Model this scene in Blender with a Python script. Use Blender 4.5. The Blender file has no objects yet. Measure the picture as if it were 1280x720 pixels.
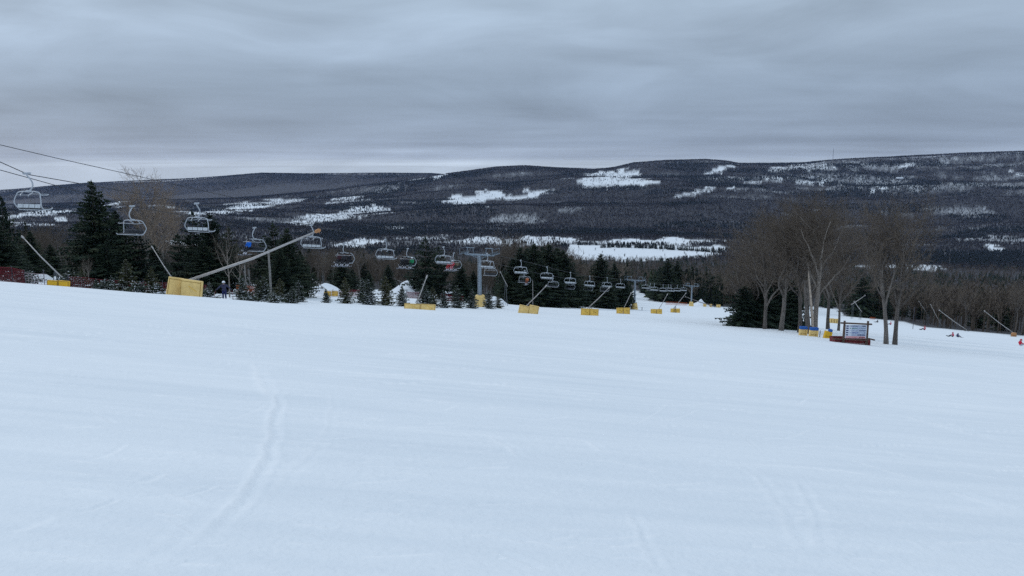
import bpy, bmesh, math, random
import numpy as np
from mathutils import Vector, Matrix, Quaternion
R = math.radians
rng = np.random.default_rng(7)
random.seed(7)
SC = bpy.context.scene
C = SC.collection

# ------------------------------------------------------------------ camera
F = 960.0                      # focal length in photo pixels (photo 1280 x 720)
PITCH = math.atan(150 / F)     # eye level sits 150 px above the middle of the photo
cam_d = bpy.data.cameras.new('camera')
cam_d.sensor_width = 36
cam_d.lens = 36 * F / 1280
cam_d.clip_start = 0.1
cam_d.clip_end = 40000
cam = bpy.data.objects.new('camera', cam_d)
C.objects.link(cam)
cam.location = (0, 0, 0)
cam.rotation_euler = (R(90) - PITCH, 0, 0)
SC.camera = cam

# ------------------------------------------------------------------ world: overcast sky
SUN_EL, SUN_AZ = R(32), R(-50)
world = bpy.data.worlds.new('World')
SC.world = world
world.use_nodes = True
wt = world.node_tree
wt.nodes.clear()
def wn(t, **k):
    n = wt.nodes.new(t)
    for a, b in k.items(): setattr(n, a, b)
    return n
def wmath(op, a, b=None, c=None):
    n = wn('ShaderNodeMath', operation=op)
    for i, v in enumerate((a, b, c)):
        if v is None: continue
        if isinstance(v, (int, float)): n.inputs[i].default_value = v
        else: wt.links.new(v, n.inputs[i])
    return n.outputs[0]
tc = wn('ShaderNodeTexCoord')
sep = wn('ShaderNodeSeparateXYZ')
wt.links.new(tc.outputs['Generated'], sep.inputs[0])
zc = wmath('MAXIMUM', sep.outputs[2], 0.0)
ramp = wn('ShaderNodeValToRGB')
els = [(0.0, (.52, .61, .71)), (.006, (.55, .645, .75)), (.014, (.39, .472, .59)), (.030, (.285, .358, .472)), (.06, (.287, .364, .482)), (.10, (.328, .418, .545)),
       (.16, (.39, .49, .62)), (.22, (.43, .54, .67)), (.45, (.56, .685, .83)), (1.0, (.71, .85, 1.02))]
rm = ramp.color_ramp
rm.elements[0].position, rm.elements[0].color = els[0][0], (*els[0][1], 1)
rm.elements[1].position, rm.elements[1].color = els[-1][0], (*[min(c, 1.3) for c in els[-1][1]], 1)
for p, c in els[1:-1]:
    e = rm.elements.new(p); e.color = (*c, 1)
wt.links.new(zc, ramp.inputs[0])
# flat cloud deck seen in perspective: streaks gather towards the skyline
inv = wmath('DIVIDE', 1.0, wmath('ADD', zc, 0.028))
cmb = wn('ShaderNodeCombineXYZ')
wt.links.new(wmath('MULTIPLY', sep.outputs[0], inv), cmb.inputs[0])
wt.links.new(wmath('MULTIPLY', sep.outputs[1], inv), cmb.inputs[1])
def wnoise(scale, detail, rough, offs, sx=1.0):
    mp = wn('ShaderNodeMapping')
    mp.inputs['Location'].default_value = offs
    mp.inputs['Rotation'].default_value = (0, 0, R(8))
    mp.inputs['Scale'].default_value = (sx, 1, 1)
    wt.links.new(cmb.outputs[0], mp.inputs[0])
    n = wn('ShaderNodeTexNoise')
    n.inputs['Scale'].default_value = scale
    n.inputs['Detail'].default_value = detail
    n.inputs['Roughness'].default_value = rough
    wt.links.new(mp.outputs[0], n.inputs['Vector'])
    return n.outputs['Fac']
n1 = wnoise(.22, 5, .5, (3.1, 1.7, 0), .55)
n2 = wnoise(.55, 5, .55, (11.0, 4.0, 0), .55)
n3 = wnoise(.10, 2, .5, (7.0, 9.0, 0), .45)
f1 = wmath('MULTIPLY_ADD', n1, 0.50, 0.75)
f2 = wmath('MULTIPLY_ADD', n2, 0.30, 0.85)
f3 = wmath('MULTIPLY_ADD', n3, 0.5, 0.75)
mp4 = wn('ShaderNodeMapping')
mp4.inputs['Scale'].default_value = (2.4, 2.4, 11)
mp4.inputs['Location'].default_value = (4.3, 1.1, 2.0)
wt.links.new(tc.outputs['Generated'], mp4.inputs[0])
n4 = wn('ShaderNodeTexNoise')
n4.inputs['Scale'].default_value = 1.6
n4.inputs['Detail'].default_value = 6
n4.inputs['Roughness'].default_value = .52
n4.inputs['Distortion'].default_value = .6
wt.links.new(mp4.outputs[0], n4.inputs['Vector'])
f4 = wmath('MULTIPLY_ADD', n4.outputs['Fac'], 0.80, 0.62)
cl = wmath('MULTIPLY', wmath('MULTIPLY', wmath('MULTIPLY', f1, f2), f3), f4)
vm = wn('ShaderNodeVectorMath', operation='SCALE')
wt.links.new(ramp.outputs[0], vm.inputs[0])
wt.links.new(wmath('MULTIPLY', cl, 10.0), vm.inputs['Scale'])
sky = wn('ShaderNodeTexSky', sky_type='NISHITA')
sky.sun_disc = False
sky.sun_elevation = SUN_EL
sky.sun_rotation = SUN_AZ
mix = wn('ShaderNodeMix', data_type='RGBA')
mix.inputs['Factor'].default_value = 0.05
wt.links.new(vm.outputs[0], mix.inputs['A'])
wt.links.new(sky.outputs[0], mix.inputs['B'])
bg = wn('ShaderNodeBackground')
bg.inputs['Strength'].default_value = 0.1
wt.links.new(mix.outputs['Result'], bg.inputs[0])
wo = wn('ShaderNodeOutputWorld')
wt.links.new(bg.outputs[0], wo.inputs[0])

sun_d = bpy.data.lights.new('sun', 'SUN')
sun_d.energy = 0.5
sun_d.angle = R(14)
sun_d.color = (1.0, .97, .93)
sun = bpy.data.objects.new('sun', sun_d)
C.objects.link(sun)
sun.rotation_euler = (R(90) - SUN_EL, 0, math.pi - SUN_AZ)   # shines from SUN_AZ, left of straight ahead

SC.view_settings.view_transform = 'Standard'
SC.view_settings.look = 'None'
SC.view_settings.exposure = 0.0
SC.view_settings.gamma = 1
SC.view_settings.use_curve_mapping = False
SC.render.engine = 'CYCLES'
SC.cycles.max_bounces = 5
SC.cycles.diffuse_bounces = 3
SC.cycles.volume_bounces = 0
SC.cycles.use_denoising = False
SC.cycles.use_adaptive_sampling = False

# ------------------------------------------------------------------ helpers: pixels and ground
cP, sP = math.cos(PITCH), math.sin(PITCH)
def at(px, py, Y):
    """world point at forward distance Y on the ray through a photo pixel"""
    cx, cy = (px - 640) / F, (360 - py) / F
    d = (cx, cP + cy * sP, -sP + cy * cP)
    s = Y / d[1]
    return Vector((d[0] * s, Y, d[2] * s))
def proj(X, Y, Z):
    dep = Y * cP - Z * sP
    dep = np.where(dep < .01, .01, dep) if isinstance(dep, np.ndarray) else max(dep, .01)
    up = Y * sP + Z * cP
    return 640 + F * X / dep, 360 - F * up / dep
def slope_of(py):
    cy = (360 - np.asarray(py, float)) / F
    return -(-sP + cy * cP) / (cP + cy * sP)        # drop per metre of Y

def hash2(i, j, s):
    h = (i.astype(np.int64) * 374761393 + j.astype(np.int64) * 668265263 + s * 1442695041) & 0x7fffffff
    h = ((h ^ (h >> 13)) * 1274126177) & 0x7fffffff
    return ((h ^ (h >> 16)) & 0xffff) / 65535.0
def vnoise(x, y, s=0):
    x = np.asarray(x, float); y = np.asarray(y, float)
    i = np.floor(x); j = np.floor(y)
    u = x - i; v = y - j
    u = u * u * (3 - 2 * u); v = v * v * (3 - 2 * v)
    a = hash2(i, j, s); b = hash2(i + 1, j, s); c = hash2(i, j + 1, s); d = hash2(i + 1, j + 1, s)
    return a * (1 - u) * (1 - v) + b * u * (1 - v) + c * (1 - u) * v + d * u * v
def fbm(x, y, s=0, o=4):
    t = 0; a = .5; n = 0
    for k in range(o):
        t = t + a * vnoise(x * 2 ** k, y * 2 ** k, s + k * 17); n += a; a *= .5
    return t / n
def sstep(a, b, x):
    t = np.clip((x - a) / (b - a), 0, 1)
    return t * t * (3 - 2 * t)

PXS = np.array([-600, 0, 150, 300, 500, 660, 800, 900, 1050, 1200, 1280, 1900], float)
_N = None
ROWS = [
 (45,   [_N]*12),
 (54,   [334, 352, 366, 379, 390, _N, _N, _N, _N, _N, _N, _N]),
 (66,   [330, 350, 363, 375, 387, _N, _N, _N, _N, _N, _N, _N]),
 (90,   [325, 343, 357, 367, 381, 393, 400, _N, _N, _N, _N, _N]),
 (130,  [322, 340, 350, 357, 369, 386, 391.5, _N, _N, _N, _N, _N]),
 (200,  [320, 338, 346, 352, 361, 379, 388, 391, 403, 414, 420, 446]),
 (300,  [320, 337, 344, 350, 358, 371, 378, 384, 397, 408, 414, 440]),
 (400,  [320, 336, 342, 348, 355, 365, 370, 378, 390, 400, 404, 430]),
 (600,  [320, 333, 339, 345, 350, 357, 361, 368, 375, 390, 394, 415]),
 (800,  [318, 330, 336, 341, 346, 351, 354, 359, 364, 378, 383, 400]),
 (1300, [312, 321, 327, 331, 334, 336, 339, 343, 347, 355, 358, 370]),
 (1850, [300, 308, 312, 315, 319, 323, 326, 329, 333, 338, 340, 345]),
 (2250, [290, 296, 298, 302, 304, 305, 306, 309, 318, 324, 326, 330]),
 (3200, [276, 278, 277, 276, 278, 280, 279, 281, 290, 290, 290, 292]),
 (4200, [266, 268, 266, 263, 255, 252, 246, 246, 255, 250, 248, 248]),
 (5200, [260, 262, 259, 254, 240, 226, 219, 220, 222, 214, 211, 210]),
 (6000, None),
 (6900, None),
 (8200, None),
 (9600, None),
 (13000, None)]
SKX = [-600, 0, 60, 110, 180, 250, 290, 330, 380, 450, 530, 560, 590, 620, 655, 690, 740, 765, 790, 830, 880, 905, 920, 960, 1000, 1030, 1060, 1130, 1200, 1280, 1900]
SKY = [243, 239, 234, 230, 227, 224, 221, 218, 218, 217, 217, 217, 214, 210, 208, 210, 212, 210, 204, 201, 200, 202, 205, 205, 204, 201, 199, 196, 193, 190, 188]
LX = np.arange(-600, 1901, 10.0)
LY = np.log(np.array([r[0] for r in ROWS], float))
def analytic(X, Y):
    return 1.7 + .17 * Y + .087 * X - 6e-5 * np.where(Y > 0, Y, 0) ** 2
TAB = np.zeros((len(ROWS), len(LX)))
for _i, (_Y, _v) in enumerate(ROWS):
    if _v is None:
        base = np.interp(LX, SKX, SKY)
        front = np.interp(LX, [-600, 0, 150, 300, 420, 500, 550, 590, 620], [258, 257, 253, 247, 237, 227, 219, 214, 210])
        front = np.where(LX > 615, base, np.maximum(front, base))
        left = 1 - sstep(540, 620, LX)                # a farther ridge closes the valley on the left
        row = slope_of(front) * 6000 + max(0, _Y - 6000) * .06
        if _Y == 8200: row = row * (1 - left) + left * slope_of(base) * 8200
        if _Y > 8200: row = row * (1 - left) + left * (slope_of(base) * 8200 + (_Y - 8200) * .07)
    else:
        vals = [v if v is None else float(slope_of(v) * _Y) for v in _v]
        vals = [float(analytic((p - 640) / F * _Y, np.float64(_Y))) if v is None else v for p, v in zip(PXS, vals)]
        # smooth across columns
        row = np.interp(LX, PXS, vals)
    if _Y < 5600:
        k = np.exp(-.5 * (np.arange(-12, 13) / 5.0) ** 2); k /= k.sum()
        row = np.convolve(np.pad(row, 12, mode='edge'), k, 'valid')
    TAB[_i] = row
def table(k, Y):
    px = np.clip(640 + F * k, -600, 1899.9)
    u = (px + 600) / 10; i = np.floor(u).astype(int); fu = u - i
    ly = np.clip(np.log(np.maximum(Y, 1)), LY[0], LY[-1] - 1e-6)
    j = np.clip(np.searchsorted(LY, ly, side='right') - 1, 0, len(LY) - 2)
    def row(jj):
        jj = np.clip(jj, 0, len(LY) - 1)
        return TAB[jj, i] * (1 - fu) + TAB[jj, np.minimum(i + 1, len(LX) - 1)] * fu
    # work on drop / Y so the curve stays smooth
    Ys = np.exp(LY)
    def q(jj):
        jj = np.clip(jj, 0, len(LY) - 1)
        return row(jj) / Ys[jj]
    x0, x1 = LY[j], LY[j + 1]
    t = (ly - x0) / (x1 - x0)
    jm, jp = np.maximum(j - 1, 0), np.minimum(j + 2, len(LY) - 1)
    p0, p1 = q(j), q(j + 1)
    m0 = (p1 - q(jm)) / (x1 - LY[jm]) * (x1 - x0)
    m1 = (q(jp) - p0) / (LY[jp] - x0) * (x1 - x0)
    t2, t3 = t * t, t * t * t
    v = (2*t3 - 3*t2 + 1) * p0 + (t3 - 2*t2 + t) * m0 + (-2*t3 + 3*t2) * p1 + (t3 - t2) * m1
    return v * np.exp(ly)
def height(X, Y):
    X = np.asarray(X, float); Y = np.asarray(Y, float)
    rad = np.hypot(X, Y)
    az = np.clip(np.arctan2(X, Y), -R(54), R(54))
    k = np.tan(az); Ye = rad * np.cos(az)
    far = table(k, Ye)
    w = sstep(36, 54, Ye)
    near = analytic(X, np.minimum(Y, 400))
    d = near * (1 - w) + far * w
    bump = ((fbm(X / 900, Y / 620, 5, 4) - .5) * 105 + (fbm(X / 240, Y / 240, 6, 3) - .5) * 18) * sstep(2350, 3300, Ye) * (1 - .8 * sstep(5300, 5950, Ye)) \
         + (fbm(X / 40, Y / 40, 9, 3) - .5) * 2.5 * sstep(250, 700, Ye) + (fbm(X / 9, Y / 9, 3, 3) - .5) * .22 * sstep(14, 60, Ye)
    return -d + bump
def ground(x, y):
    return float(height(np.array([x]), np.array([y]))[0])
def G(px, Y, sink=0.0):
    X = (px - 640) / F * Y
    for _ in range(4):
        z = ground(X, Y)
        p, _q = proj(X, Y, z)
        X += (px - p) / F * Y
    return Vector((X, Y, ground(X, Y) - sink))
def pyof(v):
    return float(proj(v.x, v.y, v.z)[1])

# ------------------------------------------------------------------ materials
def mat(name, col, rough=.7, metal=0.0, var=.12, scale=6.0, spec=.3, bump=0.0, coords='Object'):
    m = bpy.data.materials.new(name)
    m.use_nodes = True
    nt = m.node_tree
    b = nt.nodes['Principled BSDF']
    b.inputs['Roughness'].default_value = rough
    b.inputs['Metallic'].default_value = metal
    b.inputs['Specular IOR Level'].default_value = spec
    t = nt.nodes.new('ShaderNodeTexCoord')
    n = nt.nodes.new('ShaderNodeTexNoise')
    n.inputs['Scale'].default_value = scale
    n.inputs['Detail'].default_value = 5
    nt.links.new(t.outputs[coords], n.inputs['Vector'])
    r = nt.nodes.new('ShaderNodeValToRGB')
    r.color_ramp.elements[0].position = .3
    r.color_ramp.elements[1].position = .7
    r.color_ramp.elements[0].color = (*[c * (1 - var) for c in col], 1)
    r.color_ramp.elements[1].color = (*[min(1, c * (1 + var)) for c in col], 1)
    nt.links.new(n.outputs['Fac'], r.inputs[0])
    nt.links.new(r.outputs[0], b.inputs['Base Color'])
    if bump:
        bp = nt.nodes.new('ShaderNodeBump')
        bp.inputs['Strength'].default_value = bump
        nt.links.new(n.outputs['Fac'], bp.inputs['Height'])
        nt.links.new(bp.outputs[0], b.inputs['Normal'])
    return m
def tint_mat(name, ramp, rough=.85, snow=0.0):
    """colour from the mesh attribute 'tint' (0..1): leaf, needle and bark variation; snow lying on top faces if asked"""
    m = bpy.data.materials.new(name)
    m.use_nodes = True
    nt = m.node_tree
    b = nt.nodes['Principled BSDF']
    b.inputs['Roughness'].default_value = rough
    b.inputs['Specular IOR Level'].default_value = .15
    a = nt.nodes.new('ShaderNodeAttribute'); a.attribute_name = 'tint'
    oi = nt.nodes.new('ShaderNodeObjectInfo')
    ad = nt.nodes.new('ShaderNodeMath'); ad.operation = 'MULTIPLY_ADD'
    nt.links.new(oi.outputs['Random'], ad.inputs[0]); ad.inputs[1].default_value = .3
    sb = nt.nodes.new('ShaderNodeMath'); sb.operation = 'SUBTRACT'
    nt.links.new(a.outputs['Fac'], sb.inputs[0]); sb.inputs[1].default_value = .15
    nt.links.new(sb.outputs[0], ad.inputs[2])
    if 'bark' in name:
        tcb = nt.nodes.new('ShaderNodeTexCoord'); mpb = nt.nodes.new('ShaderNodeMapping'); mpb.inputs['Scale'].default_value = (5, 5, .9)
        nt.links.new(tcb.outputs['Object'], mpb.inputs[0])
        nb_ = nt.nodes.new('ShaderNodeTexNoise'); nb_.inputs['Scale'].default_value = 1.6; nb_.inputs['Detail'].default_value = 6
        nt.links.new(mpb.outputs[0], nb_.inputs['Vector'])
        mb_ = nt.nodes.new('ShaderNodeMath'); mb_.operation = 'MULTIPLY_ADD'; mb_.inputs[1].default_value = 1.6; mb_.inputs[2].default_value = -.8
        nt.links.new(nb_.outputs['Fac'], mb_.inputs[0])
        m2_ = nt.nodes.new('ShaderNodeMath'); m2_.operation = 'ADD'
        nt.links.new(ad.outputs[0], m2_.inputs[0]); nt.links.new(mb_.outputs[0], m2_.inputs[1]); ad = m2_
        bpb = nt.nodes.new('ShaderNodeBump'); bpb.inputs['Strength'].default_value = .6; bpb.inputs['Distance'].default_value = .05
        nt.links.new(nb_.outputs['Fac'], bpb.inputs['Height']); nt.links.new(bpb.outputs[0], b.inputs['Normal'])
    r = nt.nodes.new('ShaderNodeValToRGB')
    r.color_ramp.elements[0].color = (*ramp[0], 1)
    r.color_ramp.elements[1].color = (*ramp[-1], 1)
    for i, c in enumerate(ramp[1:-1]):
        r.color_ramp.elements.new((i + 1) / (len(ramp) - 1)).color = (*c, 1)
    nt.links.new(ad.outputs[0], r.inputs[0])
    out = r.outputs[0]
    if snow:
        at_ = nt.nodes.new('ShaderNodeAttribute'); at_.attribute_name = 'snow'
        mx = nt.nodes.new('ShaderNodeMix'); mx.data_type = 'RGBA'
        nt.links.new(at_.outputs['Fac'], mx.inputs['Factor'])
        nt.links.new(out, mx.inputs['A'])
        mx.inputs['B'].default_value = (.8, .83, .88, 1)
        out = mx.outputs['Result']
    nt.links.new(out, b.inputs['Base Color'])
    return m

M = {
 'steel': mat('galvanised_steel', (.42, .45, .49), .45, .35, .12, 3),
 'chair': mat('chair_steel', (.42, .45, .49), .4, .2, .1, 4),
 'dark_steel': mat('dark_steel', (.10, .11, .12), .5, .3, .2, 5),
 'tower': mat('tower_paint', (.225, .275, .325), .5, .1, .15, 2),
 'rope': mat('wire_rope', (.06, .06, .065), .6, .4, .1, 9),
 'seat': mat('seat_vinyl', (.05, .055, .065), .6, 0, .2, 8),
 'backpad': mat('seat_back_slats', (.52, .55, .58), .5, 0, .1, 8),
 'pad_old': mat('faded_yellow_vinyl', (.78, .545, .205), .55, 0, .14, 2.2, bump=.25),
 'pad': mat('yellow_vinyl', (.78, .49, .095), .55, 0, .14, 2.5, bump=.25),
 'pad_bright': mat('bright_yellow_vinyl', (.72, .42, .02), .5, 0, .1, 2.5),
 'pad_dark': mat('pad_seam', (.30, .17, .025), .7, 0, .1, 4),
 'strap': mat('dark_strap', (.03, .03, .035), .7, 0, .2, 5),
 'blue': mat('blue_vinyl', (.02, .105, .38), .5, 0, .12, 4),
 'lance': mat('lance_aluminium', (.40, .38, .37), .45, .4, .14, 4),
 'lance_dark': mat('weathered_lance', (.22, .20, .19), .6, .2, .2, 4),
 'head': mat('orange_nozzle', (.42, .20, .08), .5, 0, .2, 9),
 'wood': mat('weathered_timber', (.10, .065, .05), .8, 0, .3, 7, bump=.4),
 'redwood': mat('red_stained_timber', (.15, .018, .022), .7, 0, .3, 6, bump=.3),
 'panel': mat('board_face', (.62, .66, .74), .4, 0, .04, 3),
 'panel_grey': mat('board_print', (.36, .42, .54), .4, 0, .16, 30),
 'navy': mat('navy_paint', (.012, .025, .11), .5, 0, .1, 5),
 'bluepaint': mat('blue_paint', (.012, .05, .33), .5, 0, .1, 5),
 'greenpaint': mat('green_paint', (.05, .22, .12), .5, 0, .1, 5),
 'redpaint': mat('red_paint', (.5, .05, .06), .5, 0, .1, 5),
 'pinkpaint': mat('pale_red_paint', (.62, .34, .36), .5, 0, .1, 5),
 'net_red': mat('red_netting', (.13, .010, .018), .8, 0, .25, 3),
 'net_orange': mat('orange_netting', (.50, .11, .03), .8, 0, .2, 3),
 'net_pale': mat('faded_netting', (.45, .36, .38), .8, 0, .2, 3),
 'post': mat('fence_post', (.06, .06, .075), .7, 0, .2, 5),
 'pole_grey': mat('weathered_pole', (.20, .19, .18), .8, 0, .25, 6, bump=.4),
 'snow_pile': mat('piled_snow', (.80, .83, .87), .8, 0, .05, 1.5, bump=.4),
 'white': mat('white_shell', (.78, .80, .84), .35, 0, .04, 5),
 'black': mat('black_plastic', (.015, .016, .02), .4, 0, .2, 5),
 'goggle': mat('goggle_lens', (.02, .025, .04), .15, .3, .2, 5),
 'skin': mat('skin', (.50, .32, .25), .6, 0, .08, 9),
 'glove': mat('glove_fabric', (.02, .02, .025), .8, 0, .2, 9),
 'boot': mat('boot_plastic', (.50, .50, .55), .4, 0, .15, 9),
 'ski': mat('ski_topsheet', (.26, .28, .34), .3, 0, .25, 9),
 'stick': mat('ski_pole_red', (.26, .05, .06), .4, .2, .1, 9),
 'roof_snow': mat('roof_snow', (.80, .83, .87), .8, 0, .04, 1),
 'house_wall': mat('house_siding', (.30, .31, .34), .7, 0, .1, 2),
 'window': mat('window_glass', (.03, .035, .045), .15, 0, .1, 5),
 'bare_wood': mat('stripped_heartwood', (.40, .33, .27), .8, 0, .25, 5, bump=.4),
}
def cloth(name, col):
    if name not in M: M[name] = mat(name, col, .8, 0, .18, 14, bump=.2)
    return M[name]
M['bark'] = tint_mat('bark', [(.062, .055, .05), (.115, .10, .09), (.19, .17, .152)])
M['bark_pale'] = tint_mat('pale_bark', [(.14, .12, .105), (.22, .19, .165), (.30, .265, .235)])
M['twig'] = tint_mat('twigs', [(.070, .054, .042), (.115, .092, .073), (.175, .145, .118)])
M['twig_tan'] = tint_mat('tan_twigs', [(.16, .12, .09), (.24, .185, .14), (.32, .25, .195)])
M['needle'] = tint_mat('dark_needles', [(.009, .017, .013), (.017, .030, .021), (.033, .050, .031), (.06, .07, .04)])
M['needle_young'] = tint_mat('young_needles', [(.014, .024, .018), (.03, .045, .03), (.055, .07, .045), (.09, .095, .055)], snow=1)
M['needle_olive'] = tint_mat('olive_needles', [(.022, .026, .012), (.045, .05, .02), (.075, .075, .032), (.10, .095, .045)], snow=1)
M['far_bare'] = tint_mat('far_bare_wood', [(.020, .018, .021), (.030, .027, .029), (.044, .039, .040), (.072, .066, .066)])
M['far_conifer'] = tint_mat('far_needles', [(.006, .010, .012), (.011, .018, .019), (.02, .028, .026)])

# ------------------------------------------------------------------ mesh builder
class MB:
    def __init__(self): self.v = []; self.f = []; self.m = []; self.t = []
    def add(self, vs, fs, mi=0, t=.5):
        o = len(self.v)
        self.v += [tuple(p) for p in vs]
        self.f += [tuple(i + o for i in f) for f in fs]
        self.m += [mi] * len(fs)
        self.t += [t] * len(vs)
    def box(self, c, s, rot=None, mi=0, bev=0.0):
        c = Vector(c); hx, hy, hz = s[0] / 2, s[1] / 2, s[2] / 2
        rm = rot if rot is not None else Matrix.Identity(3)
        if bev <= 0:
            vs = [c + rm @ Vector((x, y, z)) for x in (-hx, hx) for y in (-hy, hy) for z in (-hz, hz)]
            self.add(vs, [(0, 1, 3, 2), (4, 6, 7, 5), (0, 4, 5, 1), (2, 3, 7, 6), (0, 2, 6, 4), (1, 5, 7, 3)], mi)
        else:
            bm = bmesh.new(); bmesh.ops.create_cube(bm, size=1)
            for v in bm.verts: v.co = Vector((v.co.x * s[0], v.co.y * s[1], v.co.z * s[2]))
            bmesh.ops.bevel(bm, geom=bm.edges[:], offset=bev, segments=2, affect='EDGES', profile=.6)
            bm.verts.index_update()
            self.add([c + rm @ v.co for v in bm.verts], [[v.index for v in f.verts] for f in bm.faces], mi)
            bm.free()
    def tube(self, pts, rad, n=6, mi=0, t=.5, cap=True):
        pts = [Vector(p) for p in pts]
        if not hasattr(rad, '__len__'): rad = [rad] * len(pts)
        vs, fs = [], []
        ref = None
        for i, p in enumerate(pts):
            d = (pts[min(i + 1, len(pts) - 1)] - pts[max(i - 1, 0)])
            if d.length < 1e-9: d = Vector((0, 0, 1))
            d.normalize()
            if ref is None:
                a = Vector((1, 0, 0)) if abs(d.x) < .8 else Vector((0, 1, 0))
                ref = (a - d * a.dot(d)).normalized()
            else:
                ref = (ref - d * ref.dot(d))
                ref = ref.normalized() if ref.length > 1e-6 else d.orthogonal().normalized()
            b = d.cross(ref)
            for k in range(n):
                a = 2 * math.pi * k / n
                vs.append(p + (ref * math.cos(a) + b * math.sin(a)) * rad[i])
        for i in range(len(pts) - 1):
            for k in range(n):
                k2 = (k + 1) % n
                fs.append((i * n + k, i * n + k2, (i + 1) * n + k2, (i + 1) * n + k))
        if cap:
            fs.append(tuple(range(n - 1, -1, -1)))
            fs.append(tuple(range((len(pts) - 1) * n, len(pts) * n)))
        self.add(vs, fs, mi, t)
    def cone(self, p, q, r, t=.5, n=3, mi=0):
        d = (q - p)
        a = d.orthogonal().normalized(); b = d.normalized().cross(a)
        vs = [p + (a * math.cos(2 * math.pi * k / n) + b * math.sin(2 * math.pi * k / n)) * r for k in range(n)] + [q]
        self.add(vs, [(k, (k + 1) % n, n) for k in range(n)], mi, t)
    def lathe(self, c, prof, n=12, mi=0, axis=None):
        c = Vector(c); q = axis.to_track_quat('Z', 'Y').to_matrix() if axis is not None else Matrix.Identity(3)
        vs, fs = [], []
        for r, z in prof:
            for k in range(n):
                a = 2 * math.pi * k / n
                vs.append(c + q @ Vector((r * math.cos(a), r * math.sin(a), z)))
        for i in range(len(prof) - 1):
            for k in range(n):
                fs.append((i * n + k, i * n + (k + 1) % n, (i + 1) * n + (k + 1) % n, (i + 1) * n + k))
        self.add(vs, fs, mi)
    def mesh(self, name, mats, smooth=False, tint=False):
        me = bpy.data.meshes.new(name)
        me.from_pydata(self.v, [], self.f)
        for m in (mats if isinstance(mats, (list, tuple)) else [mats]): me.materials.append(m)
        me.polygons.foreach_set('material_index', np.array(self.m, dtype=np.int32))
        if smooth: me.polygons.foreach_set('use_smooth', np.ones(len(self.f), dtype=bool))
        if tint:
            a = me.attributes.new('tint', 'FLOAT', 'POINT'); a.data.foreach_set('value', np.array(self.t, dtype=np.float32))
        me.update()
        return me
    def build(self, name, mats, parent=None, smooth=False, tint=False):
        o = bpy.data.objects.new(name, self.mesh(name, mats, smooth, tint))
        C.objects.link(o)
        if parent is not None: o.parent = parent
        return o
def tag(o, label=None, cat=None, group=None, kind=None):
    if label: o['label'] = label
    if cat: o['category'] = cat
    if group: o['group'] = group
    if kind: o['kind'] = kind
    return o
def empty(name, loc, label, cat, group=None, rz=0):
    o = bpy.data.objects.new(name, None)
    o.empty_display_size = .3
    C.objects.link(o); o.location = loc; o.rotation_euler = (0, 0, rz)
    return tag(o, label, cat, group)
KIDS = {}
def copy_tree(o, parent=None):
    c = o.copy(); C.objects.link(c)
    if parent is not None: c.parent = parent
    for ch in list(o.children): copy_tree(ch, c)
    return c
def np_mesh(name, V, Fq, nper, mats, tint=None, snow=None, smooth=False):
    """fast mesh from numpy: V (n,3), Fq flat vertex indices, nper verts per face"""
    me = bpy.data.meshes.new(name)
    nf = len(Fq) // nper
    me.vertices.add(len(V)); me.vertices.foreach_set('co', np.ascontiguousarray(V, dtype=np.float32).ravel())
    me.loops.add(len(Fq)); me.loops.foreach_set('vertex_index', np.asarray(Fq, dtype=np.int32))
    me.polygons.add(nf); me.polygons.foreach_set('loop_start', np.arange(0, nf * nper, nper, dtype=np.int32))
    me.polygons.foreach_set('loop_total', np.full(nf, nper, dtype=np.int32))
    if smooth: me.polygons.foreach_set('use_smooth', np.ones(nf, dtype=bool))
    me.materials.append(mats)
    for nm, arr in (('tint', tint), ('snow', snow)):
        if arr is not None:
            a = me.attributes.new(nm, 'FLOAT', 'POINT'); a.data.foreach_set('value', np.asarray(arr, dtype=np.float32))
    me.update(calc_edges=True)
    return me

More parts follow.
